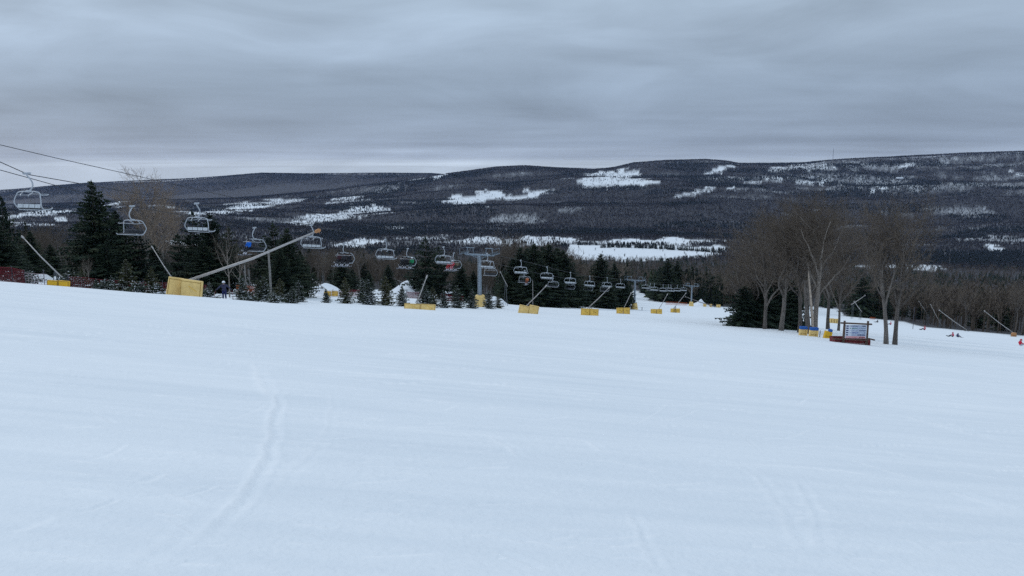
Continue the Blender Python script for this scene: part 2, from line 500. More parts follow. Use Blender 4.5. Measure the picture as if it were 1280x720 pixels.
# ------------------------------------------------------------------ clearings and woods on the far side
# (centre px, centre py, half width, half height, tilt, how open) - where they lie on the hillsides
CLEAR = [
 (800,317,98,8.5,-.02,1), (870,313,36,5,-.03,1), (815,301.5,92,3.4,.0,.95), (640,301,88,4.5,0,.72), (690,299,40,3,0,.9), (590,303,40,3,0,.6),
 (770,219,34,6,.0,.85), (770,230,44,4.5,.0,.9), (752,225,26,8,0,.6), (590,247,30,5.5,-.1,.9), (597,253,13,4,0,.8), (655,243,36,5,-.1,.85), (534,221,27,2.4,-.05,.85),
 (500,225,22,2,-.15,.6), (894,213,24,4,-.15,.95), (900,224,28,2.4,0,.35), (1008,208,42,3,-.04,.75), (985,213,30,2.2,0,.5), (1022,228,9,3,0,.9), (975,221,22,3,0,.6), (920,236,14,2.5,0,.8), (948,228,18,3,0,.5),
 (1087,237,8,3,0,1), (1109,235,5,2,0,1), (1127,207,11,2.2,0,1), (1262,198,20,2,0,.9), (1268,216,14,3.2,0,.9), (1245,222,28,4,-.05,.45), (1190,219,20,3,0,.35), (1180,208,60,2.6,0,.38), (1090,209,34,3,0,.5),
 (1165,335,24,3.6,0,.9), (1125,334,50,2.4,0,.7), (1245,310,16,2.4,0,.85), (1240,300,40,4,0,.35), (1200,263,45,6,0,.35),
 (265,265,40,4,-.08,.8), (330,254,50,5,-.10,.8), (425,270,60,7.5,-.2,.72), (470,262,20,4,0,.7), (430,251,32,3,-.12,.7), (440,304,45,4,0,.8), (345,226,48,6,0,.34), (410,232,40,4,0,.25),
 (50,267,58,3.2,-.09,.75), (32,281,26,3,0,.7), (88,276,14,2.6,0,.8), (148,253,10,7,0,.75), (220,305,22,4,0,.9), (84,245,11,3,0,.8), (30,258,20,2,-.05,.5), (190,259,22,3,0,.6),
 (500,285,14,3,0,.5), (520,298,40,3,0,.55), (870,240,18,3,-.2,.55), (705,262,22,4,0,.3), (640,275,36,7,0,.33), (1000,330,40,3,0,.4)]
CON = [(750,236,66,4.5,-.03,.95), (575,262,60,10,0,.5), (520,285,60,9,0,.6), (430,291,60,7,-.1,.75), (650,291,70,6,0,.4), (1090,226,85,11,.02,.85), (1150,232,40,10,0,.9), (1010,221,30,4,0,.6),
       (930,226,20,4,0,.5), (60,300,90,12,0,.5), (280,280,70,8,0,.4), (1210,322,80,8,0,.75), (1215,272,40,6,0,.6), (1230,292,40,7,0,.5), (300,240,60,8,0,.2), (600,281,40,5,0,.35), (470,250,40,6,0,.35), (700,300,8,4,0,.7)]
def patches(lst, px, py):
    w = np.zeros_like(px)
    for cx, cy, a, b, tilt, s in lst:
        dx = px - cx; dy = py - cy - tilt * dx
        q = (dx / a) ** 2 + (dy / b) ** 2
        w = np.maximum(w, s * (1 - sstep(.72, 1.12, q)))
    return w
def far_masks(X, Y, Z):
    px, py = proj(X, Y, Z)
    n = fbm(X / 170, Y / 170, 31, 5) - .5
    m = fbm(X / 90, Y / 150, 77, 5) - .5
    n2 = fbm(X / 28, Y / 60, 41, 3) - .5
    qx, qy = px + 80 * n + 14 * n2, py + 11 * m + 2 * n2
    clear = patches(CLEAR, qx, qy) * (1 - .28 * sstep(940, 1010, px) * (py < 260))
    con = patches(CON, qx, qy)
    grit = fbm(X / 22, Y / 50, 63, 3)
    field = patches(CLEAR[:1], px + 8 * n, py + 1.2 * m)
    sl = (px - 806) / 98                         # the ploughed valley field: a slanted block with straight edges
    top_, bot_ = 307.5 + 1.2 * sl, np.interp(px, [700, 720, 835, 906], [321.5, 325, 326, 313])
    field = ((px + 9 * n > 703 + (322 - py) * .6) & (px + 6 * n < 907) & (py + 1.0 * m > top_) & (py + 2 * m < bot_)).astype(float)
    clear = np.maximum(np.clip(clear * (.62 + .8 * grit), 0, 1), field)
    # thinner woods with snow showing between the trunks, in long bands across the slope
    band = fbm(X / 480, Y / 150, 55, 5)
    upper = sstep(820, 1000, px) * (1 - sstep(228, 246, py))
    mid = (1 - np.clip(np.abs(py - 232) / 26, 0, 1)) * .5
    thin = sstep(.50, .72, band + .16 * upper + .05 * mid) * (.28 + .04 * upper) * (.4 + 1.2 * grit)
    open_ = np.maximum(clear, thin * sstep(1900, 2300, Y)) * (1 - .88 * sstep(6100, 6500, Y))
    cgr = fbm(X / 420, Y / 200, 91, 4)
    con = np.maximum(con, .95 * sstep(.57, .62, cgr))
    return np.clip(open_, 0, 1), np.clip(con, 0, 1)
def piste(px, Y):
    """1 where the groomed runs and lift line are open, 0 in the woods"""
    edge = np.interp(px, [-700, 0, 100, 250, 400, 620, 640, 720, 728, 782, 786, 803, 815, 840, 1000, 1010, 1056, 1062, 1140, 1165, 1220, 1290, 1900],
                         [82, 86, 120, 150, 165, 170, 170, 178, 208, 212, 520, 500, 350, 312, 300, 430, 420, 335, 300, 228, 214, 192, 150])
    return edge

# ------------------------------------------------------------------ ground: one sheet from underfoot to beyond the ridge
def make_ground():
    fine = np.linspace(R(-40), R(40), 1000)
    side = np.concatenate([np.linspace(R(-180), R(-60), 22, endpoint=False), np.linspace(R(-60), R(-40), 40, endpoint=False)])
    side2 = -side[::-1]
    az = np.concatenate([side, fine, side2[:-1]])     # last column closes the ring
    rr = [0.25, .8, 1.5, 2.2, 2.8]
    while rr[-1] < 13000:
        r = rr[-1]
        st = 1.15 * r * r / (1.7 * 768)
        st = max(st, .012) if r > 2.8 else .03
        st = min(st, max(.8, .02 * r)) if r < 6500 else r * .1
        rr.append(r + st)
    rr = np.array(rr)
    A, RR = np.meshgrid(az, rr)
    X = RR * np.sin(A); Y = RR * np.cos(A)
    Z = height(X, Y)
    # groomed surface: faint waves, chatter and ski tracks (real relief, only where it can be seen)
    near = 1 - sstep(30, 60, RR)
    c, s = math.cos(R(-27)), math.sin(R(-27))
    U = X * c - Y * s; W = X * s + Y * c                 # U along the contour, W down the fall line
    det = (fbm(U / 3.4, W / .8, 12, 4) - .5) * .017 + (fbm(U / .42, W / .12, 13, 3) - .5) * .007 * (1 - sstep(14, 40, RR)) + (fbm(X / .07, Y / .07, 14, 2) - .5) * .006 * (1 - sstep(7, 16, RR)) * (.35 + 1.3 * sstep(.45, .65, fbm(X / 1.4, Y / 1.4, 15, 3)))
    track = np.zeros_like(X); fresh_highlight = np.zeros_like(X)
    def groove(pts, width, depth, rough, seed, loose=.6):  # loose: strength of the whiter bank, loose snow and painted ridge highlight together
        P = [at(a, b, 1) for a, b in pts]
        # ground hit of each pixel ray on the near plane
        Q = []
        for p in P:
            t = 1.7 / (-p.z - .17 - .087 * p.x)
            Q.append((p.x * t, t))
        Q = np.array(Q)
        lo = Q.min(0) - 1.5; hi = Q.max(0) + 1.5
        sel = (X > lo[0]) & (X < hi[0]) & (Y > lo[1]) & (Y < hi[1])
        x, y = X[sel], Y[sel]
        wob = (vnoise(x * 2.2, y * 2.2, seed) - .5) * width * .9
        best = np.full(x.shape, 9.0); along = np.zeros_like(x)
        L = 0
        tot = np.sum(np.hypot(*np.diff(Q, axis=0).T))
        for (a, b) in zip(Q[:-1], Q[1:]):
            d = b - a; l = np.hypot(*d)
            t = np.clip(((x - a[0]) * d[0] + (y - a[1]) * d[1]) / (l * l), 0, 1)
            sd = ((x - a[0]) * d[1] - (y - a[1]) * d[0]) / l
            dist = np.hypot(x - a[0] - d[0] * t, y - a[1] - d[1] * t)
            k = dist < np.abs(best)
            best = np.where(k, dist * np.sign(sd), best); along = np.where(k, (L + t * l) / tot, along)
            L += l
        e = (best + wob) / width
        fade = sstep(0, .12, along) * (1 - sstep(.86, 1, along))
        nz = (1 - rough) + rough * (vnoise(x * 8, y * 8, seed + 3) + vnoise(x * 24, y * 24, seed + 5))
        prof = -np.exp(-e * e * 2.2) + .75 * np.exp(-((e - 1.25) ** 2) * 3.0) + .3 * np.exp(-((e + 1.2) ** 2) * 4)
        track[sel] += depth * prof * fade * nz
        fresh_highlight[sel] = np.maximum(fresh_highlight[sel], loose * fade * np.exp(-((e - 1.0) ** 2) * 2.2) * np.clip(nz * .9, 0, 1))
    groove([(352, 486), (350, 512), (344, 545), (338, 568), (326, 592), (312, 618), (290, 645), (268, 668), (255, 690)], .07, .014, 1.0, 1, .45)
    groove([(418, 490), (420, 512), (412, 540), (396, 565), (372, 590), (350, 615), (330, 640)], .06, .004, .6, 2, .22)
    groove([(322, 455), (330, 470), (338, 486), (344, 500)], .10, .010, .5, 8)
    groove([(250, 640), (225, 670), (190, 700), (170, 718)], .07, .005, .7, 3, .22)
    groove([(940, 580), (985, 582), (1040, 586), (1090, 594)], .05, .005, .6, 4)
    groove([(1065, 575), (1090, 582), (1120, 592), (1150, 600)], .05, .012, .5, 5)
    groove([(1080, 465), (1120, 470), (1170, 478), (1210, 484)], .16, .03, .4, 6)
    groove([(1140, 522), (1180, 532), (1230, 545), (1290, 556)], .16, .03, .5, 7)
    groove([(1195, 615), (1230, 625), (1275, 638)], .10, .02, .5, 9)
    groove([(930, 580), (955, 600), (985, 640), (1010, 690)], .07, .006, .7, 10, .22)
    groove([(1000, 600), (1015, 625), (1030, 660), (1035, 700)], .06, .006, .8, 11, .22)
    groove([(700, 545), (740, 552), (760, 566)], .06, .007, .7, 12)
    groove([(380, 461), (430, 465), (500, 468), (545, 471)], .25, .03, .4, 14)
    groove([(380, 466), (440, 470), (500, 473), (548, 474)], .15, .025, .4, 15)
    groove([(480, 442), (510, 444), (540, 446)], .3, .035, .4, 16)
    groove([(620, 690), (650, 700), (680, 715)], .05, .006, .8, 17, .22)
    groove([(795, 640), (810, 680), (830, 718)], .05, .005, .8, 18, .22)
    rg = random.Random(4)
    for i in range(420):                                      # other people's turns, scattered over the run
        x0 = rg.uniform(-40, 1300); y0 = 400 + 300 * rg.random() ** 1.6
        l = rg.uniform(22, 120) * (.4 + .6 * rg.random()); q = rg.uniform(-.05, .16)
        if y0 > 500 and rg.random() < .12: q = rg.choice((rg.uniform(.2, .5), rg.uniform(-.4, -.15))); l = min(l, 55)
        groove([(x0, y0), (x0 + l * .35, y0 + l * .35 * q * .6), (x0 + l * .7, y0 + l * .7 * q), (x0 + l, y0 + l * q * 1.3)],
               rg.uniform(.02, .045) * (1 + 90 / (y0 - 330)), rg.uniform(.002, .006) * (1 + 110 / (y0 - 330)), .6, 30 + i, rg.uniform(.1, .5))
    Z = Z + (det * (1 - sstep(55, 130, RR) * .4) * (1 - sstep(200, 300, RR)) + track)
    nR, nA = X.shape
    V = np.stack([X, Y, Z], -1).reshape(-1, 3)
    i = np.arange(nR - 1)[:, None] * nA
    j = np.arange(nA)[None, :]; j2 = (j + 1) % nA
    Fq = np.stack(np.broadcast_arrays(i + j, i + j2, i + nA + j2, i + nA + j), -1).reshape(-1)
    # woods floor: litter and brush showing through the snow under the trees
    xf, yf, zf = X.ravel(), Y.ravel(), Z.ravel()
    px, py = proj(xf, np.maximum(yf, .1), zf)
    op, con = far_masks(xf, yf, zf)
    px0 = 640 + F * xf / np.maximum(yf, .1)
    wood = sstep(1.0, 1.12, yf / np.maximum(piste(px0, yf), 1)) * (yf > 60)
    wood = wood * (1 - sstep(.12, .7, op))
    me = np_mesh('snow_ground', V, Fq, 4, None, smooth=True)
    me.materials.clear()
    a = me.attributes.new('fresh_highlight', 'FLOAT', 'POINT'); a.data.foreach_set('value', fresh_highlight.ravel().astype(np.float32))
    a = me.attributes.new('wood', 'FLOAT', 'POINT'); a.data.foreach_set('value', wood.astype(np.float32))
    m = bpy.data.materials.new('snow_ground'); m.use_nodes = True
    nt = m.node_tree; b = nt.nodes['Principled BSDF']
    b.inputs['Roughness'].default_value = .75
    b.inputs['Specular IOR Level'].default_value = .25
    tcn = nt.nodes.new('ShaderNodeTexCoord')
    def noise(scale, rot, sc, det_=4):
        mp = nt.nodes.new('ShaderNodeMapping'); mp.inputs['Rotation'].default_value = (0, 0, R(rot)); mp.inputs['Scale'].default_value = sc
        nt.links.new(tcn.outputs['Object'], mp.inputs[0])
        n = nt.nodes.new('ShaderNodeTexNoise'); n.inputs['Scale'].default_value = scale; n.inputs['Detail'].default_value = det_
        nt.links.new(mp.outputs[0], n.inputs['Vector'])
        return n.outputs['Fac']
    def math_(op, x, y, z=None):
        n = nt.nodes.new('ShaderNodeMath'); n.operation = op
        for q, v in enumerate((x, y, z)):
            if v is None: continue
            if isinstance(v, (int, float)): n.inputs[q].default_value = v
            else: nt.links.new(v, n.inputs[q])
        return n.outputs[0]
    streak = noise(1.0, 22, (.14, .8, 1), 5)           # scraped and loose snow lie in bands along the contour
    patch = noise(.09, 20, (.5, 1, 1), 4)
    fineg = noise(9, 0, (1, 1, 1), 3)
    thin = math_('MULTIPLY_ADD', noise(1.0, 24, (.32, 3.4, 1), 6), .6, math_('MULTIPLY', noise(1.0, 4, (.28, 2.6, 1), 6), .4))
    tot = math_('ADD', math_('MULTIPLY', streak, .26), math_('ADD', math_('MULTIPLY', patch, .24), math_('ADD', math_('MULTIPLY', fineg, .10), math_('MULTIPLY', thin, .40))))
    rp = nt.nodes.new('ShaderNodeValToRGB')
    rp.color_ramp.elements[0].position = .36; rp.color_ramp.elements[0].color = (.745, .785, .82, 1)
    rp.color_ramp.elements[1].position = .66; rp.color_ramp.elements[1].color = (.915, .93, .94, 1)
    nt.links.new(tot, rp.inputs[0])
    fa = nt.nodes.new('ShaderNodeAttribute'); fa.attribute_name = 'fresh_highlight'       # painted whiter: loose snow beside the edges plus light caught by their ridges
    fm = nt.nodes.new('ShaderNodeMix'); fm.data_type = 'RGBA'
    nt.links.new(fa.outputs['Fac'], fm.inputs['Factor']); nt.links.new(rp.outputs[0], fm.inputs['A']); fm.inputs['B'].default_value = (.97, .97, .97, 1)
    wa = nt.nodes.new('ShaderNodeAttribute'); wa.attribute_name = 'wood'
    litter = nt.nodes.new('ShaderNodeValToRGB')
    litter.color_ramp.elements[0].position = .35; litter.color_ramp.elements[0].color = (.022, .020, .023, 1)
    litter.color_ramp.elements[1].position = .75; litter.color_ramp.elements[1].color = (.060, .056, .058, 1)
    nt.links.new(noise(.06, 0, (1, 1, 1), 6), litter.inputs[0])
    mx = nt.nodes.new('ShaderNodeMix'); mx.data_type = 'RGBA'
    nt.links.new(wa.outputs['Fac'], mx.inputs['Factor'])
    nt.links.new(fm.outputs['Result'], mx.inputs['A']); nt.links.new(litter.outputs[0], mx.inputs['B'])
    nt.links.new(mx.outputs['Result'], b.inputs['Base Color'])
    bp = nt.nodes.new('ShaderNodeBump'); bp.inputs['Strength'].default_value = .5; bp.inputs['Distance'].default_value = .02
    nt.links.new(noise(22, 0, (1, 1, 1), 4), bp.inputs['Height'])
    nt.links.new(bp.outputs[0], b.inputs['Normal'])
    me.materials.append(m)
    o = bpy.data.objects.new('snow_ground', me); C.objects.link(o)
    tag(o, 'groomed snow slope running down into a wooded valley and up the far hills', 'ground', kind='structure')
make_ground()

# ------------------------------------------------------------------ haze
hb = MB(); hb.box((0, 0, -180), (27600, 27600, 760))
haze_m = bpy.data.materials.new('haze'); haze_m.use_nodes = True
nt = haze_m.node_tree; nt.nodes.clear()
pv = nt.nodes.new('ShaderNodeVolumePrincipled')
pv.inputs['Color'].default_value = (.50, .63, 1.0, 1)
pv.inputs['Density'].default_value = 2.0e-5
mo = nt.nodes.new('ShaderNodeOutputMaterial')
nt.links.new(pv.outputs[0], mo.inputs['Volume'])
hz = hb.build('haze', haze_m); tag(hz, 'thin bluish winter haze over the valley', 'haze', kind='stuff')

# ------------------------------------------------------------------ tree templates
def rot_about(v, axis, ang): return Quaternion(axis, ang) @ v
def gen_bare(seed, H, r0, fork=.42, spread=1.0, nl=(7, 7, 8, 5), twig=.011, lean=0.0, sides=6, up=1.0):
    rd = random.Random(seed)
    tr, cr = MB(), MB()
    def branch(p, d, L, r, lev, last):
        n = {0: 7, 1: 6, 2: 4, 3: 2}.get(lev, 1)
        pts, rads = [p.copy()], [r]
        dd = d.copy()
        for i in range(n):
            jit = Vector((rd.gauss(0, 1), rd.gauss(0, 1), rd.gauss(0, .6))) * (.05, .16, .2, .25, .25)[min(lev, 4)]
            up_ = Vector((0, 0, (.03, .11, .07, .04, .03)[min(lev, 4)] * up))
            dd = (dd + jit + up_).normalized()
            pts.append(pts[-1] + dd * (L / n)); 
            f = (i + 1) / n
            rads.append(max(r * (1 - (.45 if lev == 0 else .8) * f), twig * .5))
        t = min(1, max(0, rd.gauss(.5, .16)))
        if lev == 0:
            rads[0] *= 1.35; pts[0].z -= .6
            tr.tube(pts, rads, sides, 0, t)
        elif lev == 1: tr.tube(pts, rads, 5, 0, t)
        elif lev == 2: cr.tube(pts, rads, 4, 0, t, cap=False)
        elif lev == 3: cr.tube(pts, rads, 3, 0, t, cap=False)
        else: cr.cone(pts[0], pts[-1], max(r, twig), t)
        if lev >= last: return
        k = nl[lev] if lev < len(nl) else 4
        for c in range(k):
            lo = (fork / .62 if lev == 0 else .22)
            f = lo + (1 - lo) * ((c + rd.random()) / k)
            if lev > 0 and c == k - 1: f = 1
            fi = f * n; i0 = min(int(fi), n - 1); ft = fi - i0
            q = pts[i0].lerp(pts[i0 + 1], ft)
            rr = rads[i0] * (1 - ft) + rads[i0 + 1] * ft
            base = (pts[i0 + 1] - pts[i0]).normalized()
            ang = R(rd.uniform(30, 58)) * spread * (1.1 if lev else 1)
            if lev > 0 and c == k - 1: ang *= .4
            ax = rot_about(base.orthogonal().normalized(), base, c * 2.4 + rd.uniform(-.5, .5))
            nd = rot_about(base, ax, ang)
            cl = {0: .50 * H * rd.uniform(.75, 1.1) * (1.15 - .6 * f), 1: .19 * H * rd.uniform(.7, 1.2) * (1.15 - .5 * f),
                  2: .085 * H * rd.uniform(.6, 1.2), 3: .045 * H * rd.uniform(.6, 1.2)}[lev]
            branch(q, nd, cl, max(rr * rd.uniform(.5, .68), twig), lev + 1, last)
    branch(Vector((0, 0, 0)), Vector((math.sin(lean), 0, math.cos(lean))), H * .62, r0, 0, len(nl))
    return tr, cr
def norm_h(mbs, H):
    zt = max(v[2] for mb in mbs for v in mb.v)
    s = H / zt
    for mb in mbs: mb.v = [(v[0] * s, v[1] * s, v[2] * s) for v in mb.v]

def gen_conifer(seed, H, Rb, whorl=.34, base=.06, dense=1.0, droop=.25, snow=0.0, ragged=.35, sub=1.0, trunk_r=None):
    """spruce: whorls of drooping boughs, each bough a spine with short side sprays of needles"""
    rd = random.Random(seed)
    V, T, S = [], [], []
    def tri(a, b, c, t, s=0.0):
        V.extend((a, b, c)); T.extend((t, t, t)); S.extend((s, s, s))
    z = base * H
    while z < H * .985:
        f = (z / H - base) / (1 - base)
        prof = (1 - f) ** .85 * (1 - .35 * math.exp(-f * 14))
        L0 = Rb * prof + .10 * Rb * (1 - f)
        nb = max(3, int((5 + 5 * prof) * dense))
        off = rd.random() * 6.28
        for b in range(nb):
            if rd.random() < .08: continue
            a = off + 6.283 * b / nb + rd.uniform(-.3, .3)
            L = L0 * (1 + rd.uniform(-ragged, ragged * .6))
            zz = z + rd.uniform(-.5, .5) * whorl
            dx, dy = math.cos(a), math.sin(a)
            up0 = .15 + .75 * f
            ns = max(3, int(L / (.26 * sub)))
            tb = rd.gauss(.42, .17)
            prev = Vector((0, 0, zz))
            for k in range(1, ns + 1):
                u = k / ns
                rr = L * u
                zc = zz + rr * up0 * .35 - droop * L * (u ** 1.6) * (1 - .7 * f) + .06 * L * u ** 4
                p = Vector((dx * rr, dy * rr, zc))
                w = (L * .34 * (1 - u) + .11 * sub + .05 * L) * rd.uniform(.7, 1.25)
                sd = Vector((-dy, dx, 0))
                t = min(1, max(0, tb + .38 * (u - .5) + rd.gauss(0, .12)))
                sn = snow * rd.random() if (snow and rd.random() < .55) else 0.0
                for sg in (-1, 1):
                    back = Vector((dx, dy, 0)) * (-w * rd.uniform(.0, .5) + (p - prev).length * .6)
                    tip = p + sd * sg * w + back + Vector((0, 0, -w * rd.uniform(.15, .55)))
                    mid = prev.lerp(p, rd.uniform(.1, .4))
                    q = p + Vector((0, 0, -.05 * sub))
                    tri(mid, tip, q, t, sn)
                    hang = mid.lerp(tip, .5) + Vector((rd.uniform(-.1, .1), rd.uniform(-.1, .1), -rd.uniform(.12, .34) * sub * (1 + .4 * w)))
                    tri(mid.lerp(tip, .15), hang, mid.lerp(tip, .85), max(0, t - .14), 0)
                if k == ns:
                    tip = p + Vector((dx, dy, 0)) * .22 * sub + Vector((0, 0, .03))
                    tri(p + sd * .10 * sub, tip, p - sd * .10 * sub, min(1, t + .12), sn)
                prev = p
        z += whorl * (1 - .45 * f) * rd.uniform(.8, 1.2)
    for k in range(5):
        a = k * 1.26
        tri(Vector((.12 * math.cos(a), .12 * math.sin(a), H * .945)), Vector((.12 * math.cos(a + 1.2), .12 * math.sin(a + 1.2), H * .945)), Vector((0, 0, H)), .45)
    tr = MB(); r = trunk_r or H * .013 + .04
    tr.tube([(0, 0, -.5), (0, 0, H * .3), (0, 0, H * .7), (0, 0, H * .97)], [r * 1.25, r, r * .5, .015], 7, 0, .35)
    return tr, np.array([tuple(v) for v in V]), np.array(T), np.array(S)

TPL = {}
def bare_tpl(key, seed, H, r0, barkm='bark', twigm='twig', **kw):
    tr, cr = gen_bare(seed, H, r0, **kw)
    norm_h((tr, cr), H)
    TPL[key] = (H, [('trunk', tr.mesh('trunk', M[barkm], smooth=True, tint=True)), ('crown', cr.mesh('crown', M[twigm], tint=True))])
def con_tpl(key, seed, H, Rb, mt='needle', **kw):
    tr, V, T, S = gen_conifer(seed, H, Rb, **kw)
    me = np_mesh('crown', V, np.arange(len(V)), 3, M[mt], tint=T, snow=S)
    TPL[key] = (H, [('trunk', tr.mesh('trunk', M['bark'], smooth=True, tint=True)), ('crown', me)])
for i in range(5):
    bare_tpl(f'hard{i}', 11 + i, 18, .25 + .025 * (i % 3), fork=(.15, .20, .22, .17, .19)[i], spread=(.85, .72, .9, .68, .78)[i], nl=(12, 8, 8, 5), twig=.0115, lean=(.05, -.03, .08, -.05, .03)[i])
bare_tpl('pale', 15, 18, .29, 'bark_pale', fork=.26, spread=.78, nl=(10, 8, 8, 5), twig=.0115, lean=.03)
bare_tpl('tan', 41, 15, .26, 'bark', 'twig_tan', fork=.16, spread=.72, nl=(10, 8, 8, 5), twig=.012, up=1.1)
for i in range(2):
    bare_tpl(f'sap{i}', 51 + i, 9, .10, 'bark_pale', 'twig', fork=.25, spread=.9, nl=(8, 5, 5), twig=.010)
for i in range(4):
    bare_tpl(f'mid{i}', 61 + i, 17, .22, 'bark', 'twig', fork=.35, spread=.85, nl=(8, 6, 6), twig=.028, sides=5)
for i in range(4):
    con_tpl(f'spruce{i}', 71 + i, 11, 2.7 + .25 * i, whorl=.36, ragged=.38)
for i in range(2):
    con_tpl(f'pine{i}', 81 + i, 10, 3.0, whorl=.55, dense=.75, droop=.12, ragged=.6, base=.10)
for i in range(2):
    con_tpl(f'hemlock{i}', 86 + i, 8, 4.1, whorl=.34, droop=.33, ragged=.45, base=.02, dense=1.1)
for i in range(4):
    con_tpl(f'young{i}', 91 + i, 3, 1.05, 'needle_young', whorl=.17, ragged=.35, base=.03, sub=.55, snow=.95, droop=.18)
for i in range(2):
    con_tpl(f'shrub{i}', 111 + i, 1.0, 1.15, 'needle_young', whorl=.16, ragged=.6, base=.05, sub=.6, snow=1.6, droop=.12, dense=.9, trunk_r=.03)
for i in range(2):
    con_tpl(f'olive{i}', 96 + i, 4, 1.5, 'needle_olive', whorl=.26, ragged=.5, base=.03, sub=.7, snow=.4, dense=.8)
for i in range(3):
    con_tpl(f'far{i}', 101 + i, 14, 3.0, whorl=.8, ragged=.35, sub=2.2, dense=.7)

def tree(name, key, loc, h, label, cat, group, wide=1.0, rz=None, parts=True):
    H, pr = TPL[key]
    s = h / H
    if parts:
        e = empty(name, loc, label, cat, group, random.uniform(0, 6.28) if rz is None else rz)
        e.scale = (s * wide, s * wide, s)
        for nm, me in pr:
            o = bpy.data.objects.new(nm, me); C.objects.link(o); o.parent = e
        return e
JOINED = {}
def tree_one(name, key, loc, h, label, cat, group, wide=1.0):
    """a copy too small in the picture to show parts: trunk and crown in one mesh"""
    H, pr = TPL[key]
    if key not in JOINED:
        bm = bmesh.new()
        for _, me in pr: bm.from_mesh(me)
        nt_ = len(pr[0][1].polygons)
        me = bpy.data.meshes.new(name); bm.to_mesh(me); bm.free()
        for _, q in pr: me.materials.append(q.materials[0])
        mi = np.ones(len(me.polygons), dtype=np.int32); mi[:nt_] = 0
        me.polygons.foreach_set('material_index', mi)
        JOINED[key] = me
    o = bpy.data.objects.new(name, JOINED[key]); C.objects.link(o)
    s = h / H
    o.location = loc; o.scale = (s * wide, s * wide, s); o.rotation_euler = (0, 0, random.uniform(0, 6.28))
    return tag(o, label, cat, group)
def tree_h(loc, px, top): return max(.8, at(px, top, loc.y).z - loc.z)

